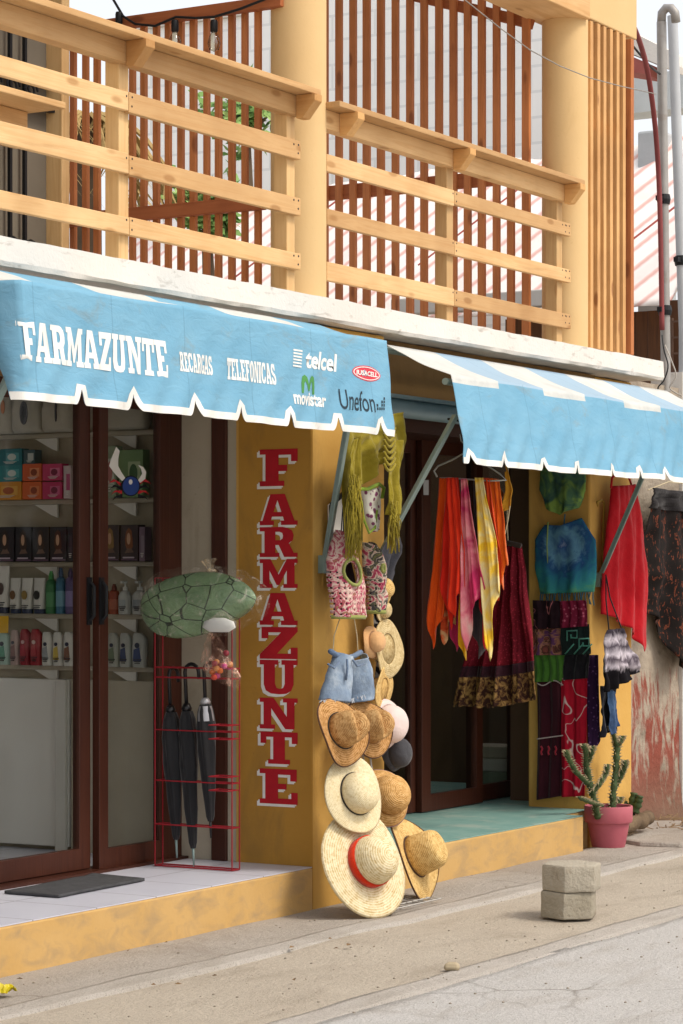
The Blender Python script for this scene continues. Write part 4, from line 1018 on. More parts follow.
goods('spray_bottle', 'purple bottle with a pointed cap beside the door frame', 'bottle', gT, 66, 75, 1, 568, '54466e', 'spray', '3a3152', '8274a0')
goods('spray_bottle', 'orange bottle at the left behind the glass door', 'bottle', gT, 103.5, 109, 1, 584, 'a8622a', 'spray', '8a4a20', 'c0884c')
goods('spray_bottle', 'rust red bottle beside the orange one behind the glass', 'bottle', gT, 109.5, 119, 1, 584, '8a3c26', 'spray', '6a2c1c', 'a8604a')
goods('pump_bottle', 'white pump bottle, left one of the two behind the glass door', 'bottle', gT, 119.5, 131, 1, 581, 'b4b4ae', 'pump', 'c8c8c2')
goods('pump_bottle', 'white pump bottle, right one of the two behind the glass door', 'bottle', gT, 133, 147, 1, 581, 'b0b0aa', 'pump', 'c4c4be', '8a9094')
goods('shampoo_bottle', 'pale teal bottle at the left end of the lowest row', 'bottle', gT, -1, 11, 0, 632, 'a9c4b8', 'flat', '5f9a86')
goods('shampoo_bottle', 'pinkish grey bottle left of the two red bottles', 'bottle', gT, 11.5, 20.5, 0, 630, 'b09a94', 'flat', '8c6e6c')
goods('shampoo_bottle', 'red bottle, left one of the red pair on the lowest shelf', 'bottle', gT, 21, 31, 0, 629, '8e1f2c', 'flat', 'a43846', 'c9a8a8')
goods('shampoo_bottle', 'red bottle, right one of the red pair on the lowest shelf', 'bottle', gT, 31.5, 42.5, 0, 629, '96222c', 'flat', 'aa3c44', 'cbb0ac')
goods('shampoo_bottle', 'white bottle with a grey label right of the red pair', 'bottle', gT, 43, 53.5, 0, 632, 'd0cec6', 'flat', '9aa0a4')
goods('shampoo_bottle', 'white bottle with a yellow label on the lowest shelf', 'bottle', gT, 54, 64, 0, 632, 'cfcdc5', 'flat', 'c8b054')
goods('shampoo_bottle', 'white bottle with a brown label beside the door frame', 'bottle', gT, 64.5, 75.5, 0, 632, 'd2d0c8', 'flat', '7e5a48')
goods('shampoo_bottle', 'grey white bottle cut by the door stile behind the glass', 'bottle', gT, 103, 108.5, 0, 633, 'b4b4ac', 'flat', '8c929a')
goods('shampoo_bottle', 'white bottle with a grey green label behind the glass', 'bottle', gT, 109, 120, 0, 633, 'aeb0a6', 'flat', '74846e')
goods('shampoo_bottle', 'white bottle with a navy label behind the glass', 'bottle', gT, 120.5, 132, 0, 633, 'b2b4ae', 'flat', '3c4a6c')
goods('shampoo_bottle', 'white bottle with a broad blue label, rightmost behind the glass', 'bottle', gT, 133, 147.5, 0, 633, 'b6b8b2', 'flat', '44527a')
pt_ = [at(x, y, X=-.11) for x, y in ((-4, 616), (8.5, 616), (8, 633), (-4, 633))]
ptag = MB().prism([(p.y, p.z) for p in pt_], (-.11, 0, 0), (0, 1, 0), (0, 0, 1), (1, 0, 0), .002).build('price_tag', gm('d8a824'))
tag(ptag, 'yellow price card hanging on the shelf edge at far left', 'price card')

# ------------------------------------------------------------------ door mat
matm = plain('charcoal_mat', '434345', '525254', rough=.95, bmp=.8, scale=30)
mb = MB()
m1, m2, m3 = at(58, 897, Z=.2), at(143, 881, Z=.2), at(84, 880, Z=.2)
def matfn(u, v):
    q = m1 + (m2 - m1) * u + Vector((-.62, .0, 0)) * (1 - u) * 0 + (m3 - m2) * v
    x0_, x1_ = -1.45, -.815; y0_, y1_ = .315, .585
    x = x0_ + (x1_ - x0_) * u; y = y0_ + (y1_ - y0_) * v + .03 * (u - .5)
    lift = .05 * max(0, u - .9) * 6 * v * .6
    return Vector((x, y, .209 + .003 * noise.noise(Vector((x * 6, y * 6, 0))) + lift * .35))
mt = mb.grid(matfn, 60, 16).build('door_mat', matm, smooth=True, solid=.012)
tag(mt, 'thin charcoal rubber door mat on the pale tiles with a lifted corner', 'mat')

# ------------------------------------------------------------------ red umbrella rack
RX = -.34
def rp(x, y, X=RX): return at(x, y, X=X)
ya, yb_ = rp(155, 868).y, rp(232, 868).y
rack = thing('umbrella_rack', 'tall red wire rack holding closed umbrellas by the pharmacy door', 'rack', (RX, (ya + yb_) / 2, .2))
zt = rp(190, 578).z; zb_ = .206; R_ = .0027
def rect(z, d, r=R_, y_0=ya, y_1=yb_, x_=RX):
    P = [(x_, y_0, z), (x_, y_1, z), (x_ + d, y_1, z), (x_ + d, y_0, z)]
    for a, b in zip(P, P[1:] + P[:1]): mb.tube([a, b], r, 6)
mb = MB(); rect(zb_, .06, .004); mb.build('base_frame', red_wire, rack)
for (x, y) in ((RX, ya), (RX, yb_), (RX + .06, ya), (RX + .06, yb_)):
    MB().tube([(x, y, zb_), (x, y, zt)], .0032, 6).build('upright', red_wire, rack)
mb = MB(); rect(zt, .06); rect(zt - .03, .06, .003); mb.build('top_frame', red_wire, rack)
for yy in (668, 678, 826):
    mb = MB(); rect(rp(190, yy).z, .06, .0035); mb.build('cross_frame', red_wire, rack)
for yy in (724, 775):                                              # wire baskets
    z = rp(190, yy).z; mb = MB(); rect(z, .08, .003, yb_ + .10, yb_, RX - .03); rect(z - .06, .08, .003, yb_ + .10, yb_, RX - .03); rect(z - .03, .06, .003)
    mb.build('wire_hoop', red_wire, rack)

blk = plain('black_umbrella_cloth', '1b1b1d', '242427', rough=.7, sheen=.2)
blkp = plain('black_handle_plastic', '111113', rough=.3, spec=.5)
silver = plain('silver_tie_band', 'c9c9cc', '9a9a9e', rough=.4, metallic=.5)
def umbrella(label, xt, yt, xb, yb2, X, ncl, hook, band):
    top, tip = at(xt, yt, X=X), at(xb, yb2, X=X); ax = (top - tip).normalized()
    L = (top - tip).length; t = thing('umbrella', label, 'umbrella', tuple(tip), 'closed black umbrellas in the red rack')
    MB().tube([tip, tip + ax * (L * .12)], [.004, .007], 8).build('ferrule', steel if band == 0 else blkp, t, smooth=True)
    def df(x, y, z, r, th):
        k = 1 + .22 * math.sin(th * 5 + z * 9) ; return x * k, y * k, z
    prof = [(.010, .10 * L), (.016, .13 * L), (.026, .30 * L), (.036, .52 * L), (.038, .66 * L), (.031, .76 * L), (.022, .80 * L)]
    MB().lathe(tip, ax, prof, 30, deform=df).build('canopy', blk, t, smooth=True)
    MB().lathe(tip, ax, [(.020, .80 * L), (.024, .815 * L), (.014, .84 * L)], 16).build('runner', silver if band else blkp, t, smooth=True)
    if band: MB().lathe(tip, ax, [(.036, .70 * L), (.034, .74 * L), (.027, .79 * L)], 24, cap0=False, cap1=False).build('tie_band', silver, t, smooth=True)
    P = [tip + ax * (.83 * L)]; top2 = tip + ax * L; P.append(top2)
    for k in range(1, 9):
        th = k / 8 * PI; P.append(top2 + ax * (.036 * math.sin(th)) + hook * (.036 * (1 - math.cos(th))))
    P.append(P[-1] - ax * .03)
    MB().tube(P, .0085, 8).build('handle', blkp, t, smooth=True)
hk = Vector((0, -1, 0))
umbrella('slim black umbrella with a straight steel shaft, leftmost in the red rack', 169, 676, 177, 858, RX + .05, 0, Vector((1, 0, 0)), 0)
umbrella('black umbrella in the middle of the red rack, tip lowest', 185, 672, 194, 868, RX + .06, 0, hk, 0)
umbrella('black umbrella with a silver striped band, rightmost in the red rack', 204, 671, 211, 838, RX + .05, 0, hk, 1)

# ------------------------------------------------------------------ bagged goods hung on the rack
def film(name, tint, a):
    m = bpy.data.materials.new(name); m.use_nodes = True; t = m.node_tree; t.nodes.clear()
    o = t.nodes.new('ShaderNodeOutputMaterial'); tr = t.nodes.new('ShaderNodeBsdfTransparent'); gl = t.nodes.new('ShaderNodeBsdfPrincipled'); mx = t.nodes.new('ShaderNodeMixShader')
    gl.inputs['Base Color'].default_value = lin(tint); gl.inputs['Roughness'].default_value = .12; gl.inputs['Specular IOR Level'].default_value = .8
    tc = coords(t, 'Object', (1, 1, 1)); n = tex(t, 'noise', tc, 9, 6, 2.5); r = ramp(t, n, [(.45, (a * .3,) * 3 + (1,)), (.58, (a * 1.2,) * 3 + (1,)), (.66, (min(1, a * 7),) * 3 + (1,)), (.72, (a,) * 3 + (1,))])  # pale noise streaks in the film's opacity stand in for glints
    t.links.new(r, mx.inputs[0]); t.links.new(tr.outputs[0], mx.inputs[1]); t.links.new(gl.outputs[0], mx.inputs[2]); t.links.new(mx.outputs[0], o.inputs[0])
    b = t.nodes.new('ShaderNodeBump'); b.inputs['Strength'].default_value = .6; b.inputs['Distance'].default_value = .02; t.links.new(n, b.inputs['Height']); t.links.new(b.outputs[0], gl.inputs['Normal'])
    return m
BX = RX - .10
c = at(199, 604, X=BX); bag = thing('bagged_float', 'green scaly patterned inflatable in a clear plastic bag above the umbrellas', 'inflatable', tuple(c))
a_ = Vector((0, -1, 0)); 
def gpat():
    m, t, p = base('green_scales', .22, .6); v = coords(t, 'Object', (1, 1, 1.5))
    e = tex(t, 'edge', v, 8.5); g = ramp(t, tex(t, 'noise', v, 6, 4), [(.3, '5c7655'), (.7, '7f9973')])
    t.links.new(mixc(t, ramp(t, e, [(.012, (1, 1, 1, 1)), (.03, (0, 0, 0, 1))]), g, '2b3429'), p.inputs['Base Color']); bump(t, p, tex(t, 'noise', v, 11, 5, 1.5), .5, .02); return m
hw = 58 / 2500 * 10.9 / .861
def egg(x, y, z, r, th):
    return x * (1 + .10 * math.sin(3 * th + z * 7)) * .98, y * .8, z
pr = [(.001, -hw), (.07, -hw * .95), (.11, -hw * .78), (.136, -hw * .42), (.140, -hw * .05), (.130, hw * .3), (.105, hw * .58), (.066, hw * .82), (.03, hw * .95), (.001, hw)]
MB().lathe(c, Vector((0, -1, .10)), pr, 30, deform=egg).build('inflatable', gpat(), bag, smooth=True, sub=1)
wp = at(219, 625, X=BX - .1)
MB().loft(tuple(wp - Vector((0, 0, .03))), [(0, .012, .05), (.02, .02, .085), (.045, .02, .075), (.06, .01, .03)], 16, 2).build('white_belly', plain('white_vinyl', 'd9d9d4', 'cfcfca', rough=.4), bag, smooth=True)
def bagfn(u, v):
    th = 2 * PI * u; s = v * 2 - 1
    r = .140 * math.sqrt(max(0, 1 - abs(s) ** 3.2)) + .012
    y = c.y - s * hw * 1.02 - (max(0, s - .8) * .30)
    n_ = 1 + .12 * noise.noise(Vector((math.cos(th) * 2.4, math.sin(th) * 2.4, s * 4)))
    return Vector((c.x + r * .86 * n_ * math.cos(th), y, c.z + .01 + r * n_ * math.sin(th) + s * .012 - max(0, s - .7) * .02))
MB().grid(bagfn, 40, 30).build('clear_bag', film('clear_plastic_film', 'eee4d0', .05), bag, smooth=True)
kn = at(212, 572, X=BX); mb = MB()
mb.lathe(kn - Vector((0, 0, .03)), (0, .2, 1), [(.05, 0), (.03, .025), (.014, .05), (.03, .075), (.036, .085)], 14, deform=lambda x, y, z, r, th: (x * (1 + .3 * math.sin(th * 4)), y, z)); mb.build('bag_knot', film('bag_knot_film', 'cdb896', .25), bag, smooth=True)
c2_ = at(217, 655, X=BX); sb = thing('sweets_bag', 'small clear bag of pink and orange sweets hanging under the green inflatable', 'bag', tuple(c2_))
def sbf(u, v):
    th = 2 * PI * u; r = .014 + .095 * v ** .8 * (1 - .55 * max(0, v - .8) * 3.2); n_ = 1 + .2 * noise.noise(Vector((math.cos(th) * 2, math.sin(th) * 2, v * 3)))
    return Vector((c2_.x + r * .6 * n_ * math.cos(th), c2_.y + r * n_ * math.sin(th) - .05 * (v - .5), c2_.z + .10 - .21 * v + .03 * math.sin(th) * v))
MB().grid(sbf, 26, 16).build('clear_bag', film('pink_plastic_film', 'd2a48c', .16), sb, smooth=True)
for k in range(16):
    col = ('c2402c', 'cf6a2a', 'b8487a', 'd08a50', '8a2f3a')[k % 5]; p = c2_ + Vector((random.gauss(0, .012), random.gauss(-.01, .026), random.gauss(-.035, .028)))
    MB().loft(tuple(p), [(-.012, .004, .006), (-.006, .011, .014), (.006, .011, .014), (.012, .004, .006)], 10, 2).build('sweet', gm(col), sb, smooth=True)
# stacked goods inside the clothes shop
st = thing('stacked_bedding', 'pile of folded white and green goods behind the right shop glass door', 'pile', tuple(at(494, 800, X=3.75)))
for k, (y0_, y1_, col) in enumerate(((746, 758, 'a39a88'), (759, 771, 'b8b4aa'), (772, 784, '6c7a68'), (785, 799, 'bdb9b0'))):
    a, b = at(470, y1_, X=3.75), at(514, y0_, X=3.75)
    MB().loft((3.85, (a.y + b.y) / 2, a.z), [(0, .09, (a.y - b.y) / 2 * .96), (.01, .1, (a.y - b.y) / 2), ((b.z - a.z) - .01, .1, (a.y - b.y) / 2), (b.z - a.z - .002, .09, (a.y - b.y) / 2 * .96)], 24, 5).build('folded_layer', plain('bedding_' + col, col, scale=8), st, smooth=True, auto=True)
MB().box(3.72, 4.2, at(520, 800, X=3.75).y, at(470, 800, X=3.75).y, .2, at(494, 800, X=3.75).z - .002).build('plinth', dark_in, st)
sk = MB().prism([(p.x, p.z) for p in [at(x, y, Y=.79) for x, y in ((424.5, 480), (429.5, 480), (429.5, 495), (424.5, 495))]], (0, .795, 0), (1, 0, 0), (0, 0, 1), (0, 1, 0), .002).build('door_sticker', gm('b9bcc0'))
tag(sk, 'small pale sticker on the brown door frame of the clothes shop', 'sticker')

# ------------------------------------------------------------------ cloth
def interp(P, v):
    if len(P) == 1: return P[0]
    d = [0]
    for a, b in zip(P, P[1:]): d.append(d[-1] + math.hypot(b[0] - a[0], b[1] - a[1]))
    s = v * d[-1]
    for i in range(len(P) - 1):
        if s <= d[i + 1] or i == len(P) - 2:
            k = (s - d[i]) / max(d[i + 1] - d[i], 1e-9); return (P[i][0] + (P[i + 1][0] - P[i][0]) * k, P[i][1] + (P[i + 1][1] - P[i][1]) * k)
def cloth_mesh(L, R, X=None, Y=None, nf=4, amp=.015, bottom=None, top=None, skip=None, nu=48, nv=36, bulge=0, ph=0, even=.35, off=0, jag=0):
    """hanging fabric: left and right outlines, sine folds growing downward, a bottom profile"""
    n = Vector((-1, 0, 0)) if X is not None else Vector((0, -1, 0))
    def prof(P, u):
        for (a, da), (b, db_) in zip(P, P[1:]):
            if u <= b: return da + (db_ - da) * (u - a) / max(b - a, 1e-9)
        return P[-1][1]
    sd_ = random.uniform(0, 50)
    def fn(u, v):
        l, r = interp(L, v), interp(R, v); x = l[0] + (r[0] - l[0]) * u; y = l[1] + (r[1] - l[1]) * u
        if bottom: y += prof(bottom, u) * v ** 2
        if top: y += prof(top, u) * (1 - v) ** 3
        if jag: y += jag * noise.noise(Vector((u * 30, sd_, 0))) * v ** 6
        p = at(x, y, X=X) if X is not None else at(x, y, Y=Y)
        uu = u + .03 * math.sin(v * 4 + sd_)
        f = (even + (1 - even) * v) * (math.sin(2 * PI * nf * uu + ph + .8 * math.sin(2.6 * v + sd_)) + .35 * math.sin(2 * PI * nf * 2.3 * uu + sd_)) 
        f += .9 * noise.noise(Vector((u * 3 + sd_, v * 3, 2))) + .3 * noise.noise(Vector((u * 9 + sd_, v * 9, 2)))
        return p + n * (amp * f + off + bulge * math.sqrt(max(0, 1 - (2 * u - 1) ** 2)))
    return MB().grid(fn, nu, nv, skip)
def garment(name, label, cat, mat, L, R, X=None, Y=None, group=None, **k):
    mb = cloth_mesh(L, R, X=X, Y=Y, **k); o = mb.build(name, mat, smooth=True, solid=.003)
    tag(o, label, cat, group); return o
def fab(name, a, b=None, **k): return plain('cloth_' + name, a, b, **dict(dict(rough=.9, spec=.1, bmp=.45, bscale=16, scale=5, sheen=.15, bd=.02), **k))

# mustard rod and hooks, clothes lines under the right awning
XH = 1.05                                                            # hanger plane in front of the right shop
ln = MB().tube([(.70, -.30, 2.20), (1.6, -.30, 2.185), (2.6, -.30, 2.19), (3.70, -.30, 2.20)], .006, 6).build('clothes_line', plain('dark_cord', '2c2a28'), smooth=True)
tag(ln, 'dark cord strung under the right awning for hanging clothes', 'line')
# scarves on a wire hanger
hg = thing('clothes_hanger', 'white wire hanger bunched with bright scarves in front of the right shop', 'hanger', tuple(at(468, 465, X=XH)))
wire = plain('pale_hanger_wire', 'b9bdb8', '9da19c', rough=.4, metallic=.5)
hp = [(437, 477), (434, 471), (438, 466), (452, 460), (466, 452), (500, 474), (506, 480), (490, 481), (450, 478), (440, 478)]
mb = MB(); mb.tube([at(x, y, X=XH) for x, y in hp], .0045, 6); mb.build('wire_frame', wire, hg, smooth=True)
MB().tube([at(x, y, X=XH) for x, y in ((466, 452), (465, 444), (461, 441), (460, 434))], .004, 6).build('hook', wire, hg, smooth=True)
gS = 'bright scarves on the wire hanger'
def tiedye(name, a, b, c, sc=6): return pat('dye_' + name, [(.32, a), (.48, b), (.62, c)], scale=sc, dist=1.2, detail=3, rough=.9, bmp=.2, bscale=60, spec=.1)
scarves = [
 ('orange scarf at the left edge of the hanger', [(439, 478), (434, 540), (427, 615)], [(451, 478), (449, 560), (445, 620)], [(0, 0), (.3, 34), (.6, 8), (1, -6)], fab('orange', 'e2591a', 'd64c12'), .00),
 ('mottled red and tan scarf second from the left on the hanger', [(446, 479), (440, 560), (437, 622)], [(456, 479), (454, 570), (452, 620)], [(0, 8), (.3, 24), (.6, 0), (1, 5)], tiedye('rust', 'a83220', 'c8542c', 'c9a070', 9), .03),
 ('bright red scarf hanging in front left of the yellow one', [(449, 478), (447, 540), (444, 575)], [(461, 478), (469, 540), (471, 575)], [(0, 4), (.35, 58), (.55, 8), (.8, 0), (1, 3)], fab('red', 'd82a1a', 'c82014'), -.03),
 ('scarlet scarf with a sharp point in the middle of the hanger', [(454, 478), (456, 545), (452, 595)], [(463, 478), (470, 545), (470, 590)], [(0, 0), (.4, 26), (.7, 2), (1, 8)], fab('scarlet', 'e23a1c', 'd22e16'), -.055),
 ('narrow yellow scarf tucked behind the scarlet one', [(459, 479), (461, 560), (458, 640)], [(466, 479), (470, 560), (470, 620)], [(0, 0), (.4, 30), (1, 0)], fab('yellow', 'e8b41e', 'dca51a'), .02),
 ('pink and white tie dyed scarf in the middle of the hanger', [(466, 479), (467, 560), (466, 622)], [(472, 479), (485, 560), (490, 588)], [(0, 4), (.25, 38), (.5, 4), (1, 0)], tiedye('pink', 'd8b0a8', 'd8808a', 'bc3460', 5), -.05),
 ('dark grey scarf half hidden behind the pink one', [(470, 480), (471, 560), (470, 630)], [(478, 480), (486, 560), (486, 640)], [(0, 0), (.5, 24), (1, 0)], fab('charcoal', '3c3638', '4a4446'), .03),
 ('crimson scarf right of the dark grey one', [(475, 479), (480, 540), (480, 600)], [(482, 479), (492, 550), (490, 640)], [(0, 0), (.6, 26), (1, 0)], fab('crimson', 'c4222a', 'b21a22'), .0),
 ('yellow and white scarf with a long point near the right end', [(479, 478), (482, 560), (489, 622)], [(487, 478), (500, 545), (504, 590)], [(0, 10), (.35, 52), (.6, 4), (1, -2)], tiedye('lemon', 'e2ae1c', 'e4bc38', 'dccc94', 5), -.04),
 ('orange red scarf at the right end of the hanger', [(483, 478), (488, 540), (494, 600)], [(490, 478), (497, 530), (502, 570)], [(0, 0), (.5, 16), (1, 0)], fab('vermilion', 'e0501e', 'd04218'), .0),

 ('deep orange scarf fanning out at the far right of the hanger', [(488, 478), (492, 530), (496, 575)], [(497, 479), (504, 530), (507, 560)], [(0, 0), (.4, 22), (.7, 0), (1, 6)], fab('deep_orange', 'd8651c', 'c85614'), .02),
 ('magenta scarf with a trailing point low in the bunch', [(447, 500), (447, 580), (446, 630)], [(458, 500), (462, 580), (464, 625)], [(0, 0), (.3, 24), (.6, 2), (1, 0)], fab('magenta', 'b02a5a', 'a0224e'), .045),
 ('amber yellow scarf with a sharp point low on the left of the bunch', [(450, 500), (452, 590), (452, 630)], [(462, 500), (466, 580), (468, 612)], [(0, 0), (.5, 30), (1, 0)], fab('amber', 'e0a01c', 'd29014'), .06),
]
for lb, L, R, bt, m, of in scarves:
    garment('scarf', lb, 'scarf', m, L, R, X=XH, group=gS, nf=2.1, amp=.017, bottom=bt, off=-of, nu=24, nv=40)
# mustard bikini top
bk = thing('string_bikini', 'mustard yellow string bikini top beside the scarves', 'bikini', tuple(at(505, 490, X=XH + .12)))
must = fab('mustard', 'c8922c', 'b88424')
cloth_mesh([(505, 472), (506, 490), (500, 514)], [(508, 470), (513, 490), (510, 508)], X=XH + .12, nf=1, amp=.01, nu=14, nv=20).build('cup', must, bk, smooth=True, solid=.004)
cloth_mesh([(490, 500), (491, 508), (494, 514)], [(498, 484), (504, 494), (500, 500)], X=XH + .14, nf=.6, amp=.01, nu=14, nv=14).build('cup', fab('brown', '6b4526', '5c3a20'), bk, smooth=True, solid=.004)
mb = MB(); mb.tube([at(x, y, X=XH + .12) for x, y in ((507, 472), (504, 455), (505, 440))], .003, 5); mb.build('tie_string', must, bk)
mb = MB(); mb.tube([at(x, y, X=XH + .12) for x, y in ((510, 506), (508, 520), (505, 534))], .003, 5); mb.build('tie_string', fab('pale_string', 'b7a98a'), bk)
mb = MB(); mb.tube([at(x, y, X=XH + .12) for x, y in ((494, 516), (499, 508), (505, 503))], .003, 5); mb.build('tie_string', MC['cloth_pale_string'], bk)
# long dark red skirt with a gold hem
def dotted(name, bgc, dot, sc=60):
    m, t, p = base(name, .85, .15); v = coords(t, 'Object', (1, 1, 1)); d = tex(t, 'voronoi', v, sc)
    b = ramp(t, tex(t, 'noise', v, 5, 4), [(.3, bgc[0]), (.7, bgc[1])])
    t.links.new(mixc(t, ramp(t, d, [(.22, (1, 1, 1, 1)), (.32, (0, 0, 0, 1))]), b, dot), p.inputs['Base Color']); bump(t, p, tex(t, 'noise', v, 60, 4), .2, .005); return m
XK = 1.95
sk_ = thing('long_skirt', 'long dark red gathered skirt with a gold printed hem by the shop door', 'skirt', tuple(at(505, 545, X=XK)))
Ls, Rs = [(497, 546), (486, 590), (466, 655), (455, 682)], [(521, 546), (527, 600), (536, 660), (537, 676)]
def cut(mb, nu, r0, r1):
    q = MB(); q.v = mb.v
    for i, f in enumerate(mb.f):
        if r0 <= i // nu < r1: q.uv[len(q.f)] = mb.uv[i]; q.f.append(f)
    used = sorted({k for f in q.f for k in f}); mp = {k: i for i, k in enumerate(used)}; q.v = [q.v[k] for k in used]; q.f = [[mp[k] for k in f] for f in q.f]; return q
whole = cloth_mesh([(497, 546), (486, 590), (466, 655), (450, 706)], [(521, 546), (527, 600), (536, 660), (539, 699)], X=XK, nf=4.5, amp=.030, even=.25, nu=90, nv=60, jag=2, bottom=[(0, 0), (.5, 5), (1, 0)])
gold = pat('gold_hem_print', [(.44, '351c14'), (.52, '6e4f2c'), (.64, '9c7c48')], scale=34, detail=3, dist=.8, rough=.8, bmp=.2)
cut(whole, 90, 0, 45).build('gathered_cloth', dotted('maroon_print', ('5a0f1c', '701420'), '8c2434', 70), sk_, smooth=True, solid=.003)
cut(whole, 90, 45, 49).build('dark_border', fab('dark_border', '2c141c', '381a24'), sk_, smooth=True, solid=.003)
cut(whole, 90, 49, 60).build('gold_hem', gold, sk_, smooth=True, solid=.003)
MB().tube([at(x, y, X=XK) for x, y in ((496, 547), (508, 543), (521, 546))], .014, 8).build('waistband', fab('dark_band', '2c2420', '362c26'), sk_, smooth=True)
MB().tube([at(x, y, X=XK) for x, y in ((508, 543), (507, 520), (508, 470), (507, 440))], .003, 5).build('hanging_cord', MC['cloth_pale_string'], sk_)

# ------------------------------------------------------------------ clothes hung on the ochre side of the right pillar
XP = P2X0 - .035
def radial(name, cx, cz, stops, sc, dist=2.5):
    m, t, p = base(name, .9, .1); tc = t.nodes.new('ShaderNodeTexCoord'); mp = t.nodes.new('ShaderNodeMapping'); mp.inputs['Location'].default_value = (0, 0, 0)
    t.links.new(tc.outputs['Object'], mp.inputs[0]); ln_ = t.nodes.new('ShaderNodeVectorMath'); ln_.operation = 'LENGTH'; t.links.new(mp.outputs[0], ln_.inputs[0])
    n = tex(t, 'noise', coords(t, 'Object', (1, 1, 1)), 9, 4, dist); ad = t.nodes.new('ShaderNodeMath'); ad.operation = 'MULTIPLY_ADD'; ad.inputs[1].default_value = .16
    t.links.new(n, ad.inputs[0]); t.links.new(ln_.outputs['Value'], ad.inputs[2]); sc_ = t.nodes.new('ShaderNodeMath'); sc_.operation = 'MULTIPLY'; sc_.inputs[1].default_value = sc; t.links.new(ad.outputs[0], sc_.inputs[0])
    t.links.new(ramp(t, sc_.outputs[0], stops), p.inputs['Base Color']); bump(t, p, tex(t, 'noise', tc.outputs['Object'], 50, 4), .2, .005); return m
q = at(566, 545, X=XP)
td = radial('dye_blue_green', q.y, q.z, [(.11, 'b8c6d2'), (.20, '35558a'), (.33, '5f8ea8'), (.42, '2a5080'), (.54, '2f7488'), (.66, '3a8a84'), (.80, '6f9a40')], 1.9)
t2 = thing('tie_dye_blouse', 'blue and green tie dyed top with a burst pattern and a fringed hem', 'blouse', tuple(q))
cloth_mesh([(545, 525), (536, 540), (535, 570), (540, 594)], [(582, 518), (596, 540), (596, 570), (593, 592)], X=XP, nf=2, amp=.012, bulge=.03, top=[(0, 0), (.5, 4), (1, 0)]).build('dyed_cloth', td, t2, smooth=True, solid=.003)
mb = MB()
for k in range(22):
    u = k / 21; a = at(541 + 52 * u, 592, X=XP - .02); b = a + Vector((random.gauss(0, .006), random.gauss(0, .008), -.055 - random.uniform(0, .02))); mb.tube([a, (a + b) / 2 + Vector((random.gauss(0, .004), random.gauss(0, .004), 0)), b], .0035, 5)
mb.build('fringe', fab('teal_fringe', '3f6a78', '325c6a'), t2)
MB().tube([at(x, y, X=XP - .03) for x, y in ((548, 522), (547, 545), (548, 566))], .004, 5).build('drawstring', fab('lime_string', '8aa05a'), t2)
b1 = thing('bandeau', 'green and blue tie dyed bandeau hanging just under the awning', 'bandeau', tuple(at(563, 490, X=XP)))
cloth_mesh([(541, 468), (541, 490), (546, 508)], [(586, 470), (586, 490), (578, 508)], X=XP, nf=2, amp=.014, bulge=.04, bottom=[(0, 0), (.5, 7), (1, 0)]).build('dyed_cloth', tiedye('green', '2f4c58', '4c6e50', '7c9a4c', 7), b1, smooth=True, solid=.003)
MB().tube([at(x, y, X=XP) for x, y in ((565, 514), (564, 524))], .004, 5).build('tie_string', MC['cloth_teal_fringe'], b1)
gP = 'patterned sarongs on the right pillar'
def lines(name, bgc, fg, sc, w=.04, kind='noise'):
    m, t, p = base(name, .88, .12); v = coords(t, 'Object', (1, 1, 1)); n = tex(t, kind, v, sc, 1.5, .6)
    r = ramp(t, n, [(.5 - w, (0, 0, 0, 1)), (.5 - w * .5, (1, 1, 1, 1)), (.5 + w * .5, (1, 1, 1, 1)), (.5 + w, (0, 0, 0, 1))])
    b = ramp(t, tex(t, 'noise', v, 6, 4), [(.3, bgc[0]), (.7, bgc[1])])
    t.links.new(mixc(t, r, b, fg), p.inputs['Base Color']); bump(t, p, tex(t, 'noise', v, 55, 4), .2, .005); return m
items = [
 ('long maroon sarong with white and red lines, lowest on the pillar', [(537, 676), (537, 800)], [(563, 676), (562, 796)], fab('deep_maroon', '33121c', '40161f'), .0, 2),
 ('long red sarong with loose white flower print beside the maroon one', [(562, 678), (563, 797)], [(588, 676), (586, 796)], lines('red_flower_print', ('b41a30', 'a01428'), 'd2b8b4', 5.5, .012), -.015, 2),
 ('narrow dark purple sarong behind the red one', [(585, 655), (587, 760)], [(597, 655), (599, 740)], dotted('purple_dots', ('2e1838', '3a2044'), '6a4a78', 50), .02, 1),
 ('plain green cloth folded over the maroon sarong', [(536, 652), (536, 682)], [(566, 652), (566, 681)], fab('grass_green', '4c7a30', '3f6a28'), -.02, 4),
 ('plain black cloth beside the green folded cloth', [(565, 652), (565, 680)], [(591, 652), (590, 678)], fab('black', '17161a', '1f1d22'), -.02, 2),
 ('purple and brown swirl printed cloth above the green one', [(536, 626), (536, 655)], [(566, 626), (565, 655)], pat('swirl_print', [(.36, '5a3358'), (.46, '9a6a50'), (.52, '3c2220'), (.62, '7a4038')], scale=9, dist=2.4, detail=2, rough=.9), -.035, 2),
 ('black and teal geometric cloth with square spirals', [(564, 626), (564, 655)], [(592, 624), (593, 654)], fab('teal_black', '15211f', '1b2927'), -.035, 2),
 ('black cloth with curling white and red lines, top left of the sarongs', [(537, 600), (537, 629)], [(565, 601), (566, 628)], lines('black_curls', ('211419', '2b1a20'), 'b0686a', 7, .014), -.05, 2),
 ('maroon dotted cloth, top right of the sarongs', [(564, 601), (564, 628)], [(590, 600), (591, 626)], dotted('maroon_dots', ('66152e', '741a34'), 'a85468', 45), -.05, 3),
]
for lb, L, R, m, of, nf in items: sar = garment('sarong', lb, 'sarong', m, L, R, X=XP - .02, group=gP, nf=nf, amp=.008, off=-of, nu=30, nv=36, even=.8)
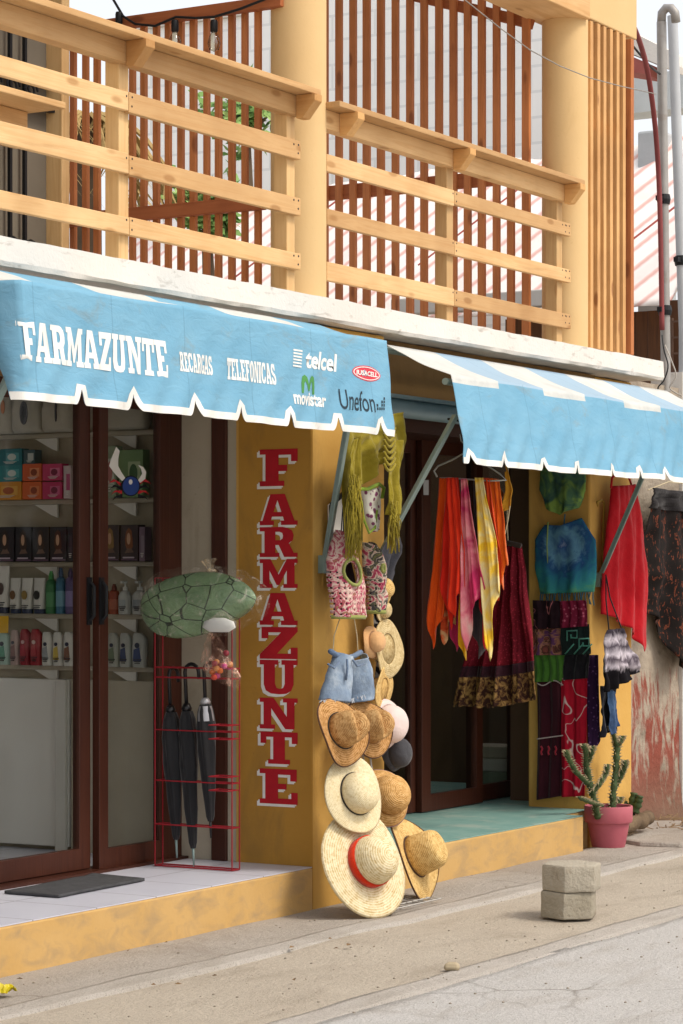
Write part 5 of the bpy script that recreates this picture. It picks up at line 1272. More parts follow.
# woven lines of the maroon sarong and the square spirals are printed details
def stripe(parent, name, mat, pts, r, off=.02):
    MB().tube([at(x, y, X=XP - .02 - off) for x, y in pts], r, 5).build(name, mat, parent, smooth=True)
ob = {o.get('label'): o for o in COL.objects if o.get('label')}
mar = ob['long maroon sarong with white and red lines, lowest on the pillar']; wl_ = fab('white_line', 'b7a8a4'); rl_ = fab('red_line', 'a02a38')
stripe(mar, 'woven_line', wl_, [(537 + 26 * k / 12, 683 + 2.5 * math.sin(k * .6)) for k in range(13)], .0035, .022)
stripe(mar, 'woven_line', wl_, [(537 + 26 * k / 12, 739 - k * .3) for k in range(13)], .0035)
for xx in (541, 548, 555): stripe(mar, 'red_motif', rl_, [(xx, 746), (xx + 1.4, 749), (xx, 752), (xx + 1, 755)], .006)
geo = ob['black and teal geometric cloth with square spirals']; tl_ = fab('teal_line', '4a8a78')
for ox, oy in ((567, 631), (579, 639)):
    stripe(geo, 'square_spiral', tl_, [(ox, oy + 10), (ox, oy), (ox + 10, oy - .5), (ox + 10, oy + 7), (ox + 4, oy + 7), (ox + 4, oy + 3.4)], .005, .05)
for k in range(3): stripe(geo, 'teal_stripe', tl_, [(565 + k * 9, 654), (574 + k * 9, 644)], .004, .05)

# clothes on the street face of the right pillar and beyond
YF = .06
rdm = fab('dress_red', 'bf1c26', 'a8141e', scale=7)
dr_ = thing('red_dress', 'plain bright red dress hanging on the right pillar', 'dress', tuple(at(624, 480, Y=YF)))
cloth_mesh([(610, 486), (607, 520), (603, 580), (602, 626)], [(633, 484), (641, 520), (644, 580), (645, 618)], Y=YF, nf=3, amp=.022, even=.25, bulge=.05, bottom=[(0, -12), (.3, 0), (.6, 14), (.8, 32), (1, 4)], nu=60, nv=50).build('dress_cloth', rdm, dr_, smooth=True, solid=.003)
mb = MB(); mb.tube([at(x, y, Y=YF - .03) for x, y in ((611, 488), (612, 478), (620, 470))], .007, 6); mb.build('strap', rdm, dr_, smooth=True)
mb = MB(); mb.tube([at(x, y, Y=YF - .03) for x, y in ((632, 486), (629, 478), (622, 470))], .007, 6); mb.build('strap', rdm, dr_, smooth=True)
bw = thing('tie_dye_skirt', 'black and white tie dyed skirt hanging below the red dress', 'skirt', tuple(at(617, 640, Y=-.10)))
def banded(name, z0, z1, stops, dist=.6):
    m, t, p = base(name, .9, .1); tc = t.nodes.new('ShaderNodeTexCoord'); sp = t.nodes.new('ShaderNodeSeparateXYZ'); t.links.new(tc.outputs['Object'], sp.inputs[0])
    mr = t.nodes.new('ShaderNodeMapRange'); mr.inputs[1].default_value = z0; mr.inputs[2].default_value = z1; t.links.new(sp.outputs[2], mr.inputs[0])
    n = tex(t, 'noise', coords(t, 'Object', (2, 2, 1)), 9, 4, 1); ma = t.nodes.new('ShaderNodeMath'); ma.operation = 'MULTIPLY_ADD'; ma.inputs[1].default_value = .35; t.links.new(n, ma.inputs[0])
    sb_ = t.nodes.new('ShaderNodeMath'); sb_.operation = 'SUBTRACT'; sb_.inputs[1].default_value = .17; t.links.new(mr.outputs[0], sb_.inputs[0]); t.links.new(sb_.outputs[0], ma.inputs[2])
    t.links.new(ramp(t, ma.outputs[0], stops), p.inputs['Base Color']); bump(t, p, tex(t, 'noise', tc.outputs['Object'], 50, 4), .2, .005); return m
za, zb_ = at(617, 690, Y=-.10).z, at(617, 625, Y=-.10).z; z_o = tuple(bw.location)[2]
cloth_mesh([(608, 630), (602, 660), (601, 690)], [(624, 628), (633, 655), (637, 672)], Y=-.10, nf=3, amp=.03, bottom=[(0, 2), (.5, 6), (1, 0)]).build('skirt_cloth', banded('dye_bw', za - z_o, zb_ - z_o, [(.0, '151316'), (.28, '1b181c'), (.36, 'bdb4bc'), (.46, '5c525c'), (.54, 'c4bcc4'), (.68, '4e4650'), (.78, 'b8b0b8'), (.9, '3a343c')]), bw, smooth=True, solid=.003)
MB().tube([at(x, y, Y=-.10) for x, y in ((609, 631), (606, 600), (606, 575), (610, 598), (622, 630))], .004, 5).build('hanging_cord', MC['cloth_black'], bw)
garment('denim_cloth', 'dark cloth hanging below the black and white skirt', 'cloth', fab('ink', '16171f', '1e2029'), [(600, 686), (600, 738)], [(616, 686), (614, 730)], Y=.0, nf=1.5, amp=.02)
garment('denim_cloth', 'narrow faded blue cloth strip beside the dark one above the cactus', 'cloth', fab('faded_blue', '3f5878', '35496a'), [(609, 690), (611, 735)], [(617, 692), (619, 726)], Y=-.03, nf=1, amp=.015)
om = pat('orange_black_print', [(.54, '17110f'), (.585, '1d1412'), (.62, '84432a'), (.67, '3a1e16')], scale=15, map=(2.2, 2.2, 1.0), dist=1.6, detail=4, rough=.9, bmp=.2)
pn = thing('patterned_skirt', 'black skirt with orange streaks hanging at the right edge on the weathered wall', 'skirt', tuple(at(668, 500, Y=.26)))
cloth_mesh([(648, 506), (643, 560), (644, 612)], [(700, 512), (706, 570), (708, 640)], Y=.26, nf=2.5, amp=.05, bottom=[(0, 0), (.3, 6), (.45, 34), (.6, 42), (1, 10)]).build('printed_cloth', om, pn, smooth=True, solid=.003)
cloth_mesh([(651, 488), (647, 508)], [(700, 494), (701, 514)], Y=.25, nf=2, amp=.02, off=.01).build('waistband', fab('black_band', '161315', '1d1a1c'), pn, smooth=True, solid=.006)
MB().tube([at(x, y, Y=.25) for x, y in ((648, 490), (668, 482), (690, 484), (702, 492))], .004, 5).build('hanging_cord', MC['cloth_pale_string'], pn)
hk_ = MB().tube([at(x, y, Y=.09) for x, y in ((598, 506), (597, 502), (602, 500), (604, 503), (602, 575))], .006, 6).build('hook_rod', plain('brass_rod', 'a8893c', '96782f', metallic=.5, rough=.5), smooth=True)
tag(hk_, 'thin brass hook rod on the edge of the right pillar', 'hook')

# ------------------------------------------------------------------ shawl, bikini, crochet vests and shorts on the lettered pillar
YS = -.16
olive = fab('olive', '93842a', '7f7220', scale=7); 
sh = thing('fringed_shawl', 'olive yellow shawl with looped edge and long fringes, hung from the awning end', 'shawl', tuple(at(375, 440, Y=YS)))
cloth_mesh([(344, 430), (341, 465), (346, 508)], [(402, 412), (405, 440), (402, 470)], Y=YS, nf=3, amp=.028, bottom=[(0, 10), (.25, 0), (.5, -22), (.75, -16), (1, 8)]).build('shawl_cloth', olive, sh, smooth=True, solid=.003)
cloth_mesh([(353, 440), (347, 470), (350, 500)], [(360, 436), (359, 468), (363, 512)], Y=YS - .06, nf=1, amp=.02).build('shawl_end', olive, sh, smooth=True, solid=.003)
cloth_mesh([(390, 440), (387, 480), (386, 515)], [(402, 440), (400, 475), (398, 515)], Y=YS - .04, nf=1.2, amp=.02).build('shawl_end', olive, sh, smooth=True, solid=.003)
for (x0, x1, y0, y1, n_) in ((345, 363, 482, 556, 110), (387, 400, 508, 548, 80)):
    mb = MB()
    for k in range(n_):
        a = at(random.uniform(x0 + 3, x1 - 2), y0 + random.uniform(-8, 10), Y=YS - random.uniform(.02, .09)); b = at(random.uniform(x0, x1), y1 + random.uniform(-22, 6), Y=YS - random.uniform(.02, .09))
        m_ = (a + b) / 2 + Vector((random.gauss(0, .01), random.gauss(0, .01), 0)); mb.tube([a, m_, b], [.0035, .003, .002], 4)
    mb.build('fringe', olive, sh, smooth=True)
mb = MB()
for k in range(7):
    yy = 428 + k * 6; P = [at(384 + 11 * j / 8, yy + 7 * math.sin(PI * j / 8), Y=YS - .09) for j in range(9)]; mb.tube(P, .007, 6)
mb.build('looped_edge', olive, sh, smooth=True)
bb = thing('bikini_bottom', 'white bikini bottom with purple flowers and green trim under the shawl', 'bikini bottom', tuple(at(370, 505, Y=-.10)))
flo = pat('flower_print', [(.0, '6a3350'), (.30, '84486a'), (.36, 'd2cfc2'), (1, 'dad8cc')], kind='voronoi', scale=38, rough=.85)
cloth_mesh([(360, 490), (362, 510), (368, 532)], [(378, 486), (376, 508), (375, 528)], Y=-.10, nf=1, amp=.012, bulge=.04, nu=20, nv=20).build('printed_cloth', flo, bb, smooth=True, solid=.004)
lime = fab('lime', '86a23c', '748f30')
MB().tube([at(x, y, Y=-.145) for x, y in ((358, 489), (368, 489), (379, 484), (384, 488), (382, 498))], .009, 6).build('green_trim', lime, bb, smooth=True)
MB().tube([at(x, y, Y=-.14) for x, y in ((361, 500), (364, 520), (369, 533), (375, 528), (377, 510))], .006, 6).build('green_trim', lime, bb, smooth=True)
def vest(label, L, R, Y, arm, mats, X=None):
    t = thing('crochet_vest', label, 'vest', tuple(at(*L[1], Y=Y)), 'crochet vests on the lettered pillar')
    def sk(u, v): return ((u - arm[0]) / arm[2]) ** 2 + ((v - arm[1]) / arm[3]) ** 2 < 1 or (int(u * 44) % 3 == 0 and int(v * 50) % 3 == 0 and v > arm[4])
    cloth_mesh(L, R, Y=Y, nf=1.2, amp=.012, bulge=.07, skip=sk, nu=44, nv=50, top=[(0, 0), (.5, 10), (1, 0)]).build('front', mats[0], t, smooth=True, solid=.006)
    cloth_mesh([(x + 3, y + 2) for x, y in L], [(x - 2, y + 2) for x, y in R], Y=Y, nf=1, amp=.006, off=.004).build('lining', mats[1], t, smooth=True)
    mb = MB(); lo = len(L) - 1; mb.tube([at(L[-1][0] + (R[-1][0] - L[-1][0]) * k / 8, L[-1][1] + (R[-1][1] - L[-1][1]) * k / 8, Y=Y) + Vector((0, -.005 - .07 * math.sqrt(max(0, 1 - (k / 4 - 1) ** 2)), 0)) for k in range(9)], .010, 6); mb.build('hem', mats[2], t, smooth=True)
    mb = MB(); ux, vx_ = arm[0], arm[1]; P = []
    for k in range(17):
        th = 2 * PI * k / 16; u = ux + arm[2] * 1.1 * math.cos(th); v = vx_ + arm[3] * 1.1 * math.sin(th); l, r = interp(L, v), interp(R, v)
        P.append(at(l[0] + (r[0] - l[0]) * u, l[1] + (r[1] - l[1]) * u, Y=Y) + Vector((0, -.012 - .07 * math.sqrt(max(0, 1 - (2 * u - 1) ** 2)), 0)))
    mb.tube(P, .008, 6, caps=False); mb.build('armhole_edge', mats[2], t, smooth=True); return t
cro = pat('crochet_pink', [(.25, '7e2440'), (.38, 'b8506a'), (.48, 'd6c4b4'), (.58, 'a83a58'), (.7, '8c8a58')], scale=22, detail=2, dist=1.2, rough=.95, bmp=.6, bscale=90)
crg = fab('crochet_green', '8f9452', '80864a', bmp=.6)
vest('pink and olive crochet vest in front, with a dark armhole', [(336, 530), (327, 560), (329, 590), (330, 617)], [(346, 534), (354, 566), (359, 590), (358, 617)], -.12, (.38, .48, .22, .14, .45), (cro, fab('dark_lining', '2e2226'), crg))
cro2 = pat('crochet_dark', [(.25, '6e2038'), (.40, 'a8485e'), (.48, 'c4b8a4'), (.56, '35323c'), (.7, '7a7c50')], scale=22, detail=2, dist=1.2, rough=.95, bmp=.6, bscale=90)
vest('darker red and grey crochet vest just behind the pink one', [(364, 542), (364, 566), (366, 590), (365, 612)], [(368, 542), (379, 565), (378, 590), (374, 612)], -.08, (.3, .38, .05, .05, .5), (cro2, MC['cloth_dark_lining'], crg))
mb = MB(); mb.tube([at(x, y, Y=-.10) for x, y in ((341, 534), (343, 505), (350, 480))], .003, 5); o = mb.build('hanging_cord', black_iron); tag(o, 'thin dark cord from the awning strut down to the pink crochet vest', 'cord')
gc = garment('dark_cloth', 'dark grey garment tucked behind the olive fringe at the pillar edge', 'garment', fab('slate', '4a4a50', '3c3c42'), [(386, 542), (382, 560), (376, 590)], [(399, 536), (400, 552), (386, 592)], Y=-.10, nf=1.5, amp=.02)
garment('patterned_cloth', 'black and white printed cloth strip hanging down the pillar edge', 'cloth', lines('bw_print', ('1e1e24', '2a2a30'), 'a8a49c', 12, .05), [(377, 585), (374, 620), (377, 665), (374, 690)], [(382, 585), (380, 625), (382, 665), (384, 702)], Y=-.07, nf=1, amp=.01)
fr_ = thing('framed_board', 'small white board in a black frame behind the awning strut', 'board', tuple(at(336, 550, Y=-.03)))
pq = [at(x, y, Y=-.03) for x, y in ((330, 505), (344, 492), (344, 588), (331, 592))]
MB().prism([(p.x, p.z) for p in pq], (0, -.03, 0), (1, 0, 0), (0, 0, 1), (0, 1, 0), .012).build('white_panel', white_paint, fr_)
for a, b in zip(pq, pq[1:] + pq[:1]): MB().bar(a + Vector((0, -.006, 0)), b + Vector((0, -.006, 0)), .012, .018).build('frame_side', black_iron, fr_)
# denim shorts
den = pat('washed_denim', [(.3, '5a6c84'), (.5, '8394a8'), (.66, 'b9c4cd')], scale=7, map=(1, 1, .7), detail=8, rough=.92, bmp=.35, bscale=120, spec=.1)
ds = thing('denim_shorts', 'frayed light blue denim shorts on a thin cord above the straw hats', 'shorts', tuple(at(345, 655, Y=-.10)))
cloth_mesh([(331, 652), (325, 675), (319, 700)], [(346, 657), (347, 676), (344, 703)], Y=-.09, nf=.8, amp=.012, bulge=.07, nu=30, nv=30, top=[(0, 0), (1, 4)]).build('leg', den, ds, smooth=True, solid=.004)
cloth_mesh([(346, 657), (346.5, 676), (347, 703)], [(360, 653), (366, 674), (370, 694)], Y=-.09, nf=.8, amp=.012, bulge=.07, nu=30, nv=30, top=[(0, 4), (1, 0)]).build('leg', den, ds, smooth=True, solid=.004)
den2 = fab('denim_seam', '5c6e88', '6b7d95')
for nm, pts, r in (('waistband', ((330, 651), (338, 656), (346, 658), (354, 656), (361, 652)), .012), ('fly_seam', ((347, 659), (347.5, 668), (346, 680)), .006), ('pocket_edge', ((328, 664), (334, 668), (339, 662)), .005), ('pocket_edge', ((353, 660), (357, 666), (364, 664)), .005)):
    MB().tube([at(x, y, Y=-.172 + (.05 if nm == 'waistband' else 0)) for x, y in pts], r, 6).build(nm, den2, ds, smooth=True)
mb = MB()
for k in range(60):
    x = random.uniform(319, 370); y = 701 - max(0, (x - 347)) * .3; a = at(x, y - 1, Y=-.12 - random.uniform(0, .04)); mb.tube([a, a + Vector((random.gauss(0, .006), random.gauss(0, .006), -random.uniform(.008, .022)))], .0022, 4)
mb.build('frayed_hem', fab('fray', 'c9ced4', 'b8bfc8'), ds)
for pts in (((333, 652), (334, 636), (340, 618)), ((358, 653), (357, 636), (354, 618))):
    MB().tube([at(x, y, Y=-.10) for x, y in pts], .0025, 5).build('hanging_cord', MC['cloth_pale_string'], ds)

# ------------------------------------------------------------------ straw hats on a leaning wire rack
def straw(name, a, b, c, nr=120, contrast=.22, cell=75):
    m, t, p = base(name, .85, .15); uv = t.nodes.new('ShaderNodeUVMap'); mp = t.nodes.new('ShaderNodeMapping'); mp.inputs['Scale'].default_value = (3, nr, 1); t.links.new(uv.outputs[0], mp.inputs[0])
    n1 = tex(t, 'bandy', mp.outputs[0], .32, 2, 1.0); v = coords(t, 'Object', (1, 1, 1))
    n2 = tex(t, 'cell', v, cell); n3 = tex(t, 'noise', v, cell * 1.6, 4)
    def add(x, y, k):
        q = t.nodes.new('ShaderNodeMath'); q.operation = 'MULTIPLY_ADD'; q.inputs[1].default_value = k; t.links.new(y, q.inputs[0]); t.links.new(x, q.inputs[2]); return q.outputs[0]
    z = t.nodes.new('ShaderNodeValue'); z.outputs[0].default_value = 0
    h = add(add(add(z.outputs[0], n1, .25), n2, .25), n3, .50)
    w = ramp(t, h, [(.25, c), (.48, a), (.72, b)])
    big = tex(t, 'noise', v, 14, 6)
    w = mixc(t, ramp(t, big, [(.45, (0, 0, 0, 1)), (.75, (contrast,) * 3 + (1,))]), w, c)
    t.links.new(w, p.inputs['Base Color']); bump(t, p, h, .6, .005); return m
pale_straw = straw('pale_straw', 'd8c8a0', 'e4d8b8', 'b89f6e', 90, .2, 65); gold_straw = straw('golden_straw', 'd0ac6c', 'dec186', 'a6824c')
cream_straw = straw('cream_straw', 'dccea8', 'e6dab8', 'c8b384', 160, .3, 110); brown_straw = straw('brown_straw', 'b38652', 'c89d6c', '86602f', 110, .2, 70)
tan_straw = straw('tan_straw', 'c69a5e', 'd6b07a', '9c733f'); 
rack2 = thing('wire_hat_rack', 'white wire lattice hat rack leaning on the lettered pillar behind the hats', 'rack', (.28, -.2, 0))
ww = plain('white_coated_wire', 'b8b4ac', 'a39f98', rough=.5)
for x in (.19, .25): MB().tube([Vector((x, -.24, .03)), Vector((x, -.14, .72))], .005, 6).build('upright', ww, rack2)
mb = MB(); mb.tube([Vector((.14, -.17, .6)), Vector((.24, -.17, .6))], .004, 5); mb.build('crossbar', ww, rack2)
mb = MB(); 
for k in range(9): mb.tube([Vector((.08 + .44 * k / 8, -.36, .028)), Vector((.08 + .44 * k / 8, -.12, .028))], .003, 5)
for y in (-.36, -.30, -.24, -.18, -.12): mb.tube([Vector((.08, y, .028)), Vector((.52, y, .028))], .0035, 5)
mb.build('foot_grid', ww, rack2)

gH2 = 'straw hats on the wire rack'
def hat(name, label, mat, cx, cy, Y, axis, br, cr, ch, curl=.0, curl_dir=0, pinch=0, band=None, droop=0, top='dome', edge=None, crown_mat=None, squash=1.0):
    o = at(cx, cy, Y=Y); t = thing(name, label, 'hat', tuple(o), gH2)
    ax = Vector(axis).normalized()
    def dfb(x, y, z, r, th):
        k = max(0, (r - cr) / max(br - cr, .01)); z2 = z + curl * math.cos(2 * (th - curl_dir)) * k * k - droop * k * k + .006 * math.sin(3 * th + cx) * k
        return x * (1 + .02 * math.sin(2 * th + cy)), y * squash, z2
    rings = [(cr * .98, .0)] + [(cr + (br - cr) * k / 9, 0 - .0) for k in range(1, 10)]
    brim = MB(); brim.lathe(o, ax, rings, 56, deform=dfb, cap0=False, cap1=False); bo = brim.build('brim', mat, t, smooth=True, solid=.006)
    if edge:
        e = MB(); P = []
        s = Vector((0, 0, 1)); s = (s - ax * s.dot(ax)).normalized(); b = ax.cross(s)
        for k in range(57):
            th = 2 * PI * k / 56; x, y, z = dfb(br * math.cos(th), br * math.sin(th), 0, br, th); P.append(o + s * x + b * y + ax * z)
        e.tube(P, .0045, 5, caps=False); e.build('edge_binding', edge, bo, smooth=True)
    def dfc(x, y, z, r, th):
        k = z / ch
        if pinch:
            x2 = x * (1 - .10 * k); y2 = y * (1 - .22 * k); dent = pinch * ch * math.exp(-(y2 / (cr * .33)) ** 2) * max(0, k - .55) / .45
            side = 1 - .18 * max(0, k - .4) * (math.cos(th) > .2); return x2, y2 * side, z - dent
        return x, y * squash, z
    if top == 'dome': pr = [(cr, 0), (cr * 1.0, ch * .25), (cr * .97, ch * .45), (cr * .88, ch * .66), (cr * .72, ch * .83), (cr * .5, ch * .94), (cr * .25, ch * .99), (.002, ch)]
    else: pr = [(cr, 0), (cr * .98, ch * .3), (cr * .95, ch * .6), (cr * .90, ch * .82), (cr * .80, ch * .94), (cr * .62, ch), (cr * .3, ch * 1.0), (.002, ch)]
    c = MB().lathe(o, ax, pr, 48, deform=dfc).build('crown', crown_mat or mat, t, smooth=True)
    if band:
        bm_, h0, h1 = band
        MB().lathe(o, ax, [(cr * 1.02, ch * h0), (cr * 1.02, ch * h1)], 48, deform=dfc, cap0=False, cap1=False).build('band', bm_, c, smooth=True, solid=.004)
    return t
redband = fab('hat_red_band', 'd63a1c', 'c42f14'); darkcord = fab('hat_cord', '2a2420', '332c26'); brownedge = fab('brown_edge', '5a3c28', '4c3220'); purp = fab('mauve_edge', '8a6a78', '7c5e6c')
k_ = 1 / 2500 * 10.9
Sxy = RT; toward = -FW
def axv(r, t_, u): return tuple(RT * r + toward * t_ + Vector((0, 0, u)))        # a facing written as sideways, outward and upward shares
D0 = (-.15, -1, .12)
hat('sun_hat', 'huge pale straw sun hat with a bright red band, lowest on the rack', pale_straw, 367, 863, -.30, axv(.66, .68, .36), 55 * k_, 25 * k_, .145, curl=.012, droop=.015, band=(redband, .02, .30))
hat('cowboy_hat', 'golden straw cowboy hat hanging sideways at the right of the lowest row', gold_straw, 414, 857, -.22, axv(.84, .40, .40), 47 * k_, 22 * k_, .145, curl=.03, curl_dir=PI / 2, band=(brownedge, .0, .06), top='flat', edge=brownedge, squash=.9)
hat('sun_hat', 'cream straw hat with a wide brim and thin black cord in the second row', cream_straw, 356, 794, -.24, axv(.66, .68, .28), 39 * k_, 21 * k_, .095, curl=.01, droop=.012, band=(darkcord, .04, .10))
hat('round_hat', 'golden round straw hat with a mauve brim edge right of the cream one', tan_straw, 388, 796, -.17, axv(.50, .70, .30), 31 * k_, 21 * k_, .10, droop=.04, edge=purp)
hat('fedora', 'brown woven fedora with a pinched crown, left of the fedora pair', brown_straw, 341, 731, -.20, axv(.70, .62, .34), 34 * k_, 18.5 * k_, .135, curl=.025, curl_dir=PI / 2, pinch=.42, top='flat', edge=brownedge, crown_mat=straw('woven_brown_crown', 'bb905c', 'cfac78', '8a643a', 130, .2, 70), band=(darkcord, .0, .05))
hat('fedora', 'brown woven fedora half hidden, right of the fedora pair', brown_straw, 369, 728, -.16, axv(.72, .60, .34), 31 * k_, 17.5 * k_, .12, curl=.025, curl_dir=PI / 2, pinch=.42, top='flat', edge=brownedge, crown_mat=MC.get('x') or bpy.data.materials['woven_brown_crown'])
hat('round_hat', 'pale pink cloche hat beside the brown fedoras', fab('pale_pink', 'd6bfb8', 'dccac4'), 388, 724, -.12, axv(.70, .6, .0), 25 * k_, 20 * k_, .085, droop=.02)
hat('round_hat', 'dark grey cap peeking out under the pale pink hat', fab('dark_grey_felt', '3a3a3e', '444448'), 396, 753, -.10, axv(.8, .5, .1), 19 * k_, 16 * k_, .07, droop=.02)
hat('sun_hat', 'beige wide brimmed hat seen from underneath at the pillar edge', straw('beige_straw', 'c9b486', 'd6c498', 'a58c5c'), 388, 649, -.10, axv(-.80, -.42, -.05), 31 * k_, 16 * k_, .08, curl=.01)
hat('sun_hat', 'tan brimmed hat below the beige one at the pillar edge', gold_straw, 384, 690, -.10, axv(-.86, -.30, .05), 25 * k_, 13 * k_, .07)
hat('round_hat', 'small straw hat at the top of the pillar edge', gold_straw, 383, 589, -.10, axv(.7, .5, .3), 17 * k_, 11 * k_, .05, droop=.02)
hat('round_hat', 'small beige hat just below the topmost small straw hat', bpy.data.materials['beige_straw'], 382, 610, -.08, axv(.86, .3, .0), 14 * k_, 9 * k_, .045)
hat('round_hat', 'small peach coloured hat left of the beige wide brim', fab('peach_felt', 'c99a68', 'd2a676'), 374, 642, -.10, axv(.75, .5, .1), 16 * k_, 11 * k_, .05, droop=.015)

# ------------------------------------------------------------------ cactus in a pink pot, plant, log
pc = at(597, 848, Z=.0); px_, py_ = pc.x + .02, -.02
sc = 2500 / ((Vector((px_, py_, 0)) - CAM).dot(FW))
pot = thing('plant_pot', 'dusty pink plastic flower pot with a wide rim at the end of the step', 'pot', (px_, py_, .005))
potm = plain('dusty_pink_plastic', 'a85662', 'b4626c', rough=.55, scale=9, spot=(7, .58, .8, '8c6a64'))
H = 42 / sc; R1 = 24 / sc
pb = MB(); pb.lathe((px_, py_, .005), (0, 0, 1), [(.66 * R1, 0), (.70 * R1, .01), (.88 * R1, H * .60), (.885 * R1, H * .62)], 44); pb.build('body', potm, pot, smooth=True, auto=True)
MB().lathe((px_, py_, .005), (0, 0, 1), [(.885 * R1, H * .60), (.97 * R1, H * .605), (R1, H * .64), (1.01 * R1, H * .97), (.985 * R1, H), (.93 * R1, H * .99), (.90 * R1, H * .85)], 44, cap0=False, cap1=False).build('rim', potm, pot, smooth=True, auto=True)
MB().lathe((px_, py_, .005), (0, 0, 1), [(.9 * R1, H * .86), (.5 * R1, H * .89), (.001, H * .9)], 30, cap0=False).build('soil', plain('dry_soil', '5c4c3c', '6a5a48', bmp=.6, scale=20), pot, smooth=True)
cm = plain('cactus_green', '3a4a2c', '4a5a36', rough=.7, scale=9, bmp=.3); cm2 = plain('cactus_tip', '7c8c54', '8c9a62', scale=9)
ct = thing('cactus', 'tall branching thorny cactus growing in the pink pot', 'cactus', (px_, py_, H * .9)); spn = plain('spine_tan', 'b8a888', 'a89878')
def stem(pts, r, tip=True):
    P = [at(x, y, Y=py_ + dx * 1.2) for x, y, dx in pts]; Q = []
    for a, b in zip(P, P[1:]):
        for k in range(7): Q.append(a.lerp(b, k / 7))
    Q.append(P[-1]); n = len(Q); rs = []
    mb = MB(); vs = []
    for i in range(n): rs.append((.64 * r + .25) / sc * (1 + .20 * math.sin(i * 2.2)) * (1 if i < n - 2 else (.8 if i == n - 2 else .35)))
    mb.tube(Q, rs, 10); 
    mb.build('branch', cm, ct, smooth=True)
    s = MB()
    for i in range(1, n - 1, 1):
        for k in range(5):
            a_ = 2 * PI * k / 5 + i * .3; d = RT * math.cos(a_) + toward * math.sin(a_) * .8 + Vector((0, 0, .25)); d.normalize()
            b = Q[i] + d * rs[i] * .9; s.add([b + Vector((0, 0, .005)), b - Vector((0, 0, .005)), b + d * (.018)], [(0, 1, 2)])
    s.build('spines', spn, ct)
stem([(598, 818, 0), (594, 800, 0), (589, 780, .02), (586, 764, .02)], 4.6)
stem([(588, 784, .02), (576, 772, .03), (568, 757, .04), (566, 750, .04)], 3.4)
stem([(586, 766, .02), (586, 750, .0), (583, 744, .0)], 3.6); stem([(587, 765, .02), (592, 752, -.02), (593, 746, -.02)], 3.2)
stem([(592, 794, .0), (600, 784, -.03), (606, 774, -.04), (608, 764, -.05)], 3.0)
stem([(612, 818, .02), (613, 795, .02), (616, 770, .02), (617, 748, .02), (616, 738, .02)], 4.8)
stem([(616, 785, .02), (621, 776, .0), (625, 766, -.02), (625, 760, -.02)], 3.6); stem([(617, 747, .02), (621, 741, .0), (623, 736, .0)], 3.0)
stem([(616, 744, .02), (613, 733, .0), (611, 726, .0)], 2.6); stem([(614, 806, .02), (619, 803, 0), (621, 797, 0)], 3.0)
stem([(602, 806, .0), (590, 802, -.03), (578, 797, -.04)], 3.0)
pl = thing('small_cactus', 'short dark cactus behind the pot against the weathered wall', 'cactus', tuple(at(632, 818, X=3.6)))
for pts in (((630, 818), (632, 804), (634, 793)), ((634, 812), (638, 803), (640, 796)), ((630, 812), (626, 806), (622, 802))):
    P = [at(x, y, X=3.62) for x, y in pts]; Q = [P[0].lerp(P[1], k / 5) for k in range(5)] + [P[1].lerp(P[2], k / 5) for k in range(6)]
    MB().tube(Q, [.028 * (1 + .2 * math.sin(k * 2)) * (1 - .03 * k) for k in range(len(Q))], 9).build('branch', cm, pl, smooth=True)
lg = thing('log', 'short weathered log lying behind the pink pot', 'log', tuple(at(632, 826, X=3.45)))
mb = MB(); a, b = at(618, 829, X=3.25), at(648, 818, X=3.75); mb.tube([a.lerp(b, k / 9) + Vector((0, 0, .006 * math.sin(k * 1.7))) for k in range(10)], [.042 * (1 + .15 * math.sin(k * 2.1)) for k in range(10)], 10)
mb.build('bark', plain('log_bark', '7c6850', '5f4e3c', bmp=.9, scale=14), lg, smooth=True)
rp_ = MB(); cv = [at(x, y, Z=.0) for x, y in ((612, 843), (650, 826), (683, 826), (700, 838), (683, 850), (640, 848))]
hump = rp_.prism([(p.x, p.y) for p in cv], (0, 0, -.02), (1, 0, 0), (0, 1, 0), (0, 0, 1), .055).build('concrete_patch', concrete, bevel=.02); tag(hump, kind='structure')
mb = MB()
for k in range(46):
    p = at(random.uniform(640, 690), random.uniform(818, 830), Z=.03); mb.bar(p, p + Vector((random.gauss(0, .1), random.gauss(0, .05), random.uniform(0, .03))), .005, .004)
o = mb.build('dry_twigs', plain('dry_twig', '7a6248', '8c7456')); tag(o, 'scattered dry twigs at the foot of the weathered wall', 'twigs', kind='stuff')

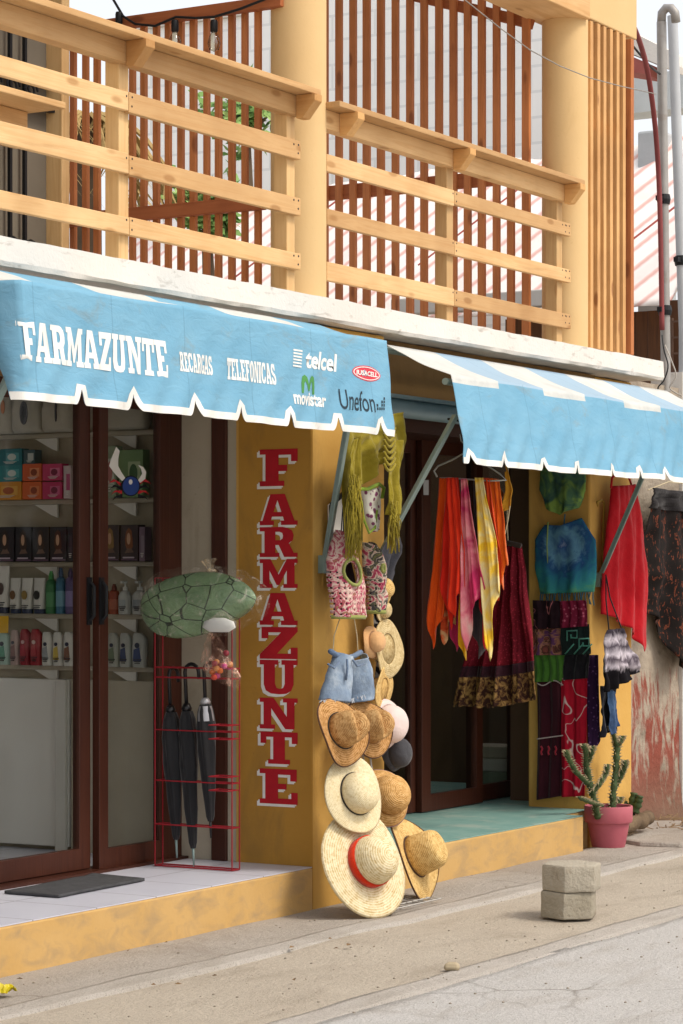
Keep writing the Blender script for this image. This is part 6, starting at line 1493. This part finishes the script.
# ------------------------------------------------------------------ paver blocks, pebbles, wrapper, litter
def paver(label, xc, yb_px, zbase, h, rot, r, hx, col):
    p0 = at(xc, yb_px, Z=0.012); o = Vector((p0.x + .10, p0.y + .05, zbase))
    mb = MB(); pts = [(r * math.cos(rot + k * PI / 3), r * math.sin(rot + k * PI / 3)) for k in range(6)]
    b = bmesh.new(); mb.prism(pts, o, (1, 0, 0), (0, 1, 0), (0, 0, 1), h)
    m = mb.build('paver_block', plain('paver_' + col, col, 'a8a090', rough=.95, scale=9, bmp=.9, spot=(9, .55, .75, '7e715c')), bevel=.010)
    me = m.data; bm = bmesh.new(); bm.from_mesh(me); bmesh.ops.bevel(bm, geom=bm.edges[:], offset=.009, segments=2, affect='EDGES', profile=.6); bmesh.ops.triangulate(bm, faces=bm.faces[:]); bmesh.ops.subdivide_edges(bm, edges=bm.edges[:], cuts=4, use_grid_fill=True)
    for v in bm.verts: v.co += Vector((noise.noise(v.co * 22), noise.noise(v.co * 22 + Vector((5, 0, 0))), noise.noise(v.co * 22 + Vector((0, 7, 0))))) * .0022 + Vector((noise.noise(v.co * 70), noise.noise(v.co * 70 + Vector((3, 0, 0))), 0)) * .0015
    bm.to_mesh(me); bm.free(); me.polygons.foreach_set('use_smooth', [True] * len(me.polygons)); m.modifiers.clear()
    tag(m, label, 'paver', 'stacked hexagonal paver blocks'); return m
paver('grey hexagonal paver block on the ground, lower of the stacked two', 569, 919, .008, .115, .28, .128, 0, '948c7a')
paver('pale hexagonal paver block resting on top of the other one', 572, 919, .124, .115, .22, .133, 0, 'a69e8e')
def rock(label, x, y, s, col):
    p = at(x, y, Z=.01); mb = MB(); mb.loft(tuple(p), [(0, s * .8, s), (s * .4, s, s * 1.15), (s * .9, s * .8, s), (s * 1.1, s * .5, s * .6)], 7, 6, .4)
    o = mb.build('stone', plain('stone_' + col, col, rough=.95, bmp=.6), bevel=s * .15); tag(o, label, 'stone')
rock('small angular beige stone lying alone on the dirt verge', 452, 970, .026, 'a89a80')
random.seed(5)
mb = MB()
for k in range(420):
    x, y = random.uniform(-20, 700), random.uniform(860, 1020); p = at(x, y, Z=.012)
    if p.y > -.05: continue
    s = random.choice((.0015, .002, .002, .003, .005)) ; mb.loft(tuple(p), [(0, s, s), (s * .6, s * 1.1, s), (s, s * .4, s * .4)], 6, 2.5, random.uniform(0, 3))
o = mb.build('gravel', plain('gravel_grey', '8f8577', 'a39a8b', scale=30)); tag(o, 'loose specks of gravel scattered over the dirt and road', 'gravel', kind='stuff')
mb = MB()
for k in range(26):
    x, y = random.uniform(0, 420), random.uniform(905, 985); p = at(x, y, Z=.022)
    if p.y > -.04: continue
    a = random.uniform(0, 2 * PI); d = Vector((math.cos(a), math.sin(a), 0)) * random.uniform(.008, .028); w = Vector((-d.y, d.x, 0)) * .3
    mb.add([p - d, p + w + Vector((0, 0, .006)), p + d, p - w], [(0, 1, 2), (0, 2, 3)])
o = mb.build('leaf_litter', plain('dry_leaf', '6a5238', '856a48')); tag(o, 'dry leaf bits scattered along the foot of the step', 'leaf litter', kind='stuff')
wr = thing('candy_wrapper', 'crumpled yellow wrapper on the ground at the left edge', 'wrapper', tuple(at(4, 996, Z=.01)))
p = at(4, 997, Z=.012)
def wf(u, v): 
    q = Vector((p.x + .06 * (u - .5), p.y + .07 * (v - .5), p.z + .02 + .018 * noise.noise(Vector((u * 5, v * 5, 1))) + .02 * math.sin(PI * u))); return q
MB().grid(wf, 14, 14).build('foil', plain('yellow_foil', 'cdbb1c', 'b8a61a', rough=.3), wr, smooth=False, solid=.002)
MB().loft((p.x - .02, p.y + .055, p.z), [(0, .018, .02), (.02, .024, .026), (.036, .01, .012)], 9, 2.4).build('white_scrap', white_paint, wr)
